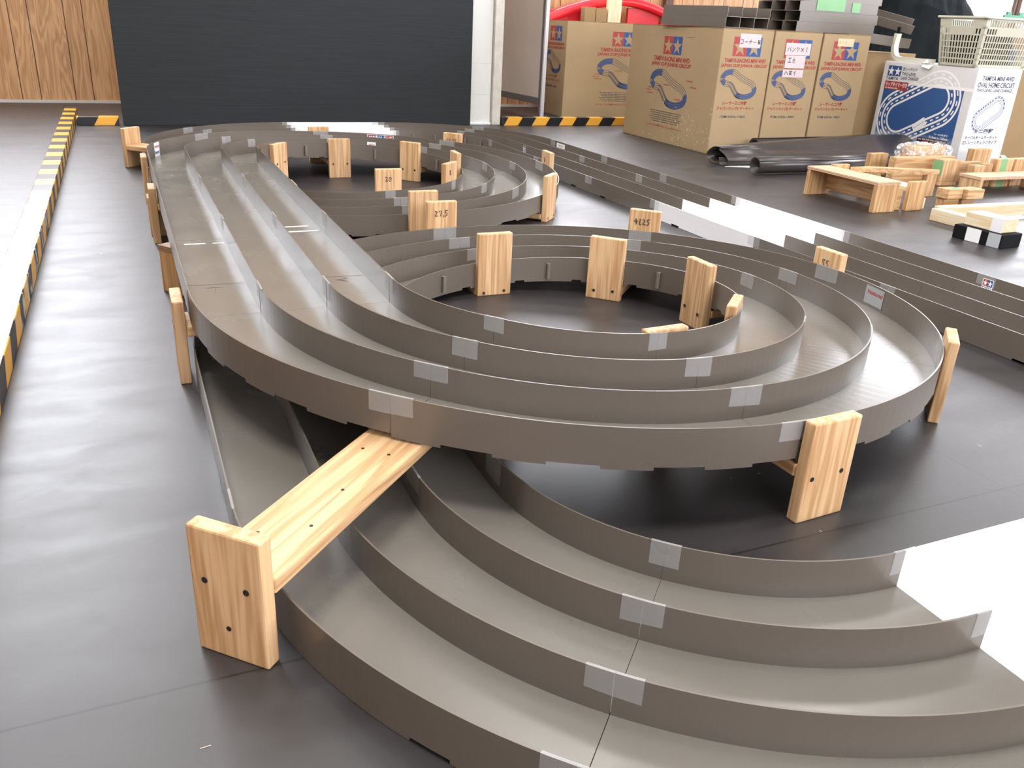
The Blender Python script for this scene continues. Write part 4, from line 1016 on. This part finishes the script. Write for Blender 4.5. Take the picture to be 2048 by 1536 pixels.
m_ = MB(); m_.box(-.05, .05, -.02, .045, .0, .018, bev=.002); m_.box(-.05, .05, -.02, .045, .0185, .117, bev=.002); m_.build('block', M['pine_z'], t)
m_ = MB(); m_.box(-.0508, -.0502, -.016, .040, .045, .112); m_.build('green_tape', M['greentape'], t)
for i, (x0, x1, y0, y1, z0, z1, lb) in enumerate([(2.215, 2.30, .925, .965, 0, .037, 'lower left block of the low stack'), (2.305, 2.375, .915, .955, 0, .037, 'lower right block of the low stack'),
                                                  (2.205, 2.285, .905, .965, .0375, .076, 'upper left block of the low stack, green tape on top'), (2.29, 2.385, .885, .950, .0375, .076, 'upper right block of the low stack, green tape edge')]):
    o = board('wood_block', x0, x1, y0, y1, z0, z1, 'pine_x' if i > 1 else 'old_x', lb, group='low stack of blocks in the pile')
    if i > 1:
        q = MB(); hx, hy = (x1 - x0) / 2, (y1 - y0) / 2
        q.box(-hx * .2 if i == 2 else -hx * .1, hx * .95, -hy * .95, hy * .2 if i == 2 else -hy * .5, z1 - z0 + .0001, z1 - z0 + .0006); q.build('green_tape', M['greentape'], o)
t = thing('plywood_bench', (2.672, 1.135, 0), 0, 'long low bench with pale pink plywood top at the frame edge', 'wooden stand', 'low plywood-topped stands')
m_ = MB(); m_.box(.004, .022, .0, .110, 0, .060, bev=.002); m_.build('end_board', M['pine_z'], t)
m_ = MB(); m_.box(.42, .44, .0, .110, 0, .060, bev=.002); m_.build('end_board', M['pine_z'], t)
m_ = MB(); m_.box(0, .46, 0, .115, .0605, .0735); m_.build('plywood_top', M['ply'], t)
board('wood_block', 2.79, 2.86, 1.27, 1.31, 0, .10, 'pine_z', 'short upright board behind the pink plywood bench, left')
board('wood_block', 2.865, 2.915, 1.275, 1.315, 0, .105, 'old_z', 'dark upright board behind the pink plywood bench, next to the taped one')
o = board('wood_block', 2.925, 3.035, 1.265, 1.305, 0, .127, 'pine_z', 'upright board with a long green tape strip')
q = MB(); q.box(-.028, .012, -.0208, -.0202, .0, .128); q.add([(-.028, -.0205, .128), (.012, -.0205, .128), (.014, .005, .142), (-.034, -.006, .146)], [[0, 1, 2, 3]]); q.build('green_tape', M['greentape'], o)
board('wood_block', 3.055, 3.16, 1.27, 1.31, 0, .126, 'old_z', 'upright board at the frame edge behind the pink plywood bench')
board('wood_block', 2.80, 3.0, 1.40, 1.43, 0, .094, 'pine_x', 'plank on edge behind the upright boards')
board('wood_block', 3.225, 3.355, 1.635, 1.675, 0, .116, 'old_z', 'square block at the back, in front of the white carton')
# pale L-shaped lengths and taped foam block in front
PL = 'pale pine lengths at the right edge'
board('timber_length', 1.947, 1.990, .47, .755, 0, .044, 'white_y', 'pale pine length pointing towards the track, beside the black block', 'timber', group=PL)
board('timber_length', 2.0, 2.48, .742, .785, 0, .0445, 'white_x', 'long pale pine length lying crosswise behind the others', 'timber', rz=-.02, group=PL)
t = thing('foam_block', (1.80, .34, 0), math.radians(4), 'black foam block with bands of white tape, right edge', 'foam block')
m_ = MB(); m_.box(0, .108, 0, .178, 0, .0455, bev=.003); m_.build('foam', M['blackfoam'], t)
m_ = MB(); m_.box(-.0008, -.0002, .075, .128, .001, .0458); m_.build('tape_band', M['whitetape'], t)
m_ = MB(); m_.box(-.0008, -.0002, .004, .048, .001, .0458); m_.build('tape_band', M['greytape'], t)
t = thing('pale_block', (1.823, .365, .0458), math.radians(2), 'pale wood block taped on top of the black foam block', 'wood block')
m_ = MB(); m_.box(0, .075, 0, .142, 0, .044, bev=.002); m_.build('block', M['white_y'], t)
m_ = MB(); m_.box(-.0012, -.0004, -.001, .042, -.0, .0448); m_.box(-.0012, .14, -.001, .042, .0444, .0452); m_.build('tape_band', M['whitetape'], t)
# small wood chips on the floor
rs = random.Random(11); m_ = MB()
for i in range(46):
    x, y = (rs.uniform(-.1, .6), rs.uniform(-.8, -.1)) if i < 26 else (rs.uniform(-1, .5), rs.uniform(-1.0, 2.5)); a = rs.uniform(0, PI); l_, w_ = rs.uniform(.002, .005), .0004
    z = .0004; c_, s_ = math.cos(a), math.sin(a)
    m_.add([(x - l_ * c_ - w_ * s_, y - l_ * s_ + w_ * c_, z), (x + l_ * c_ - w_ * s_, y + l_ * s_ + w_ * c_, z), (x + l_ * c_ + w_ * s_, y + l_ * s_ - w_ * c_, z), (x - l_ * c_ + w_ * s_, y - l_ * s_ - w_ * c_, z)], [[0, 1, 2, 3]])
tag(m_.build('wood_shavings', M['kpale']), 'tiny pale wood shavings scattered on the dark floor', 'wood shavings', kind='stuff')
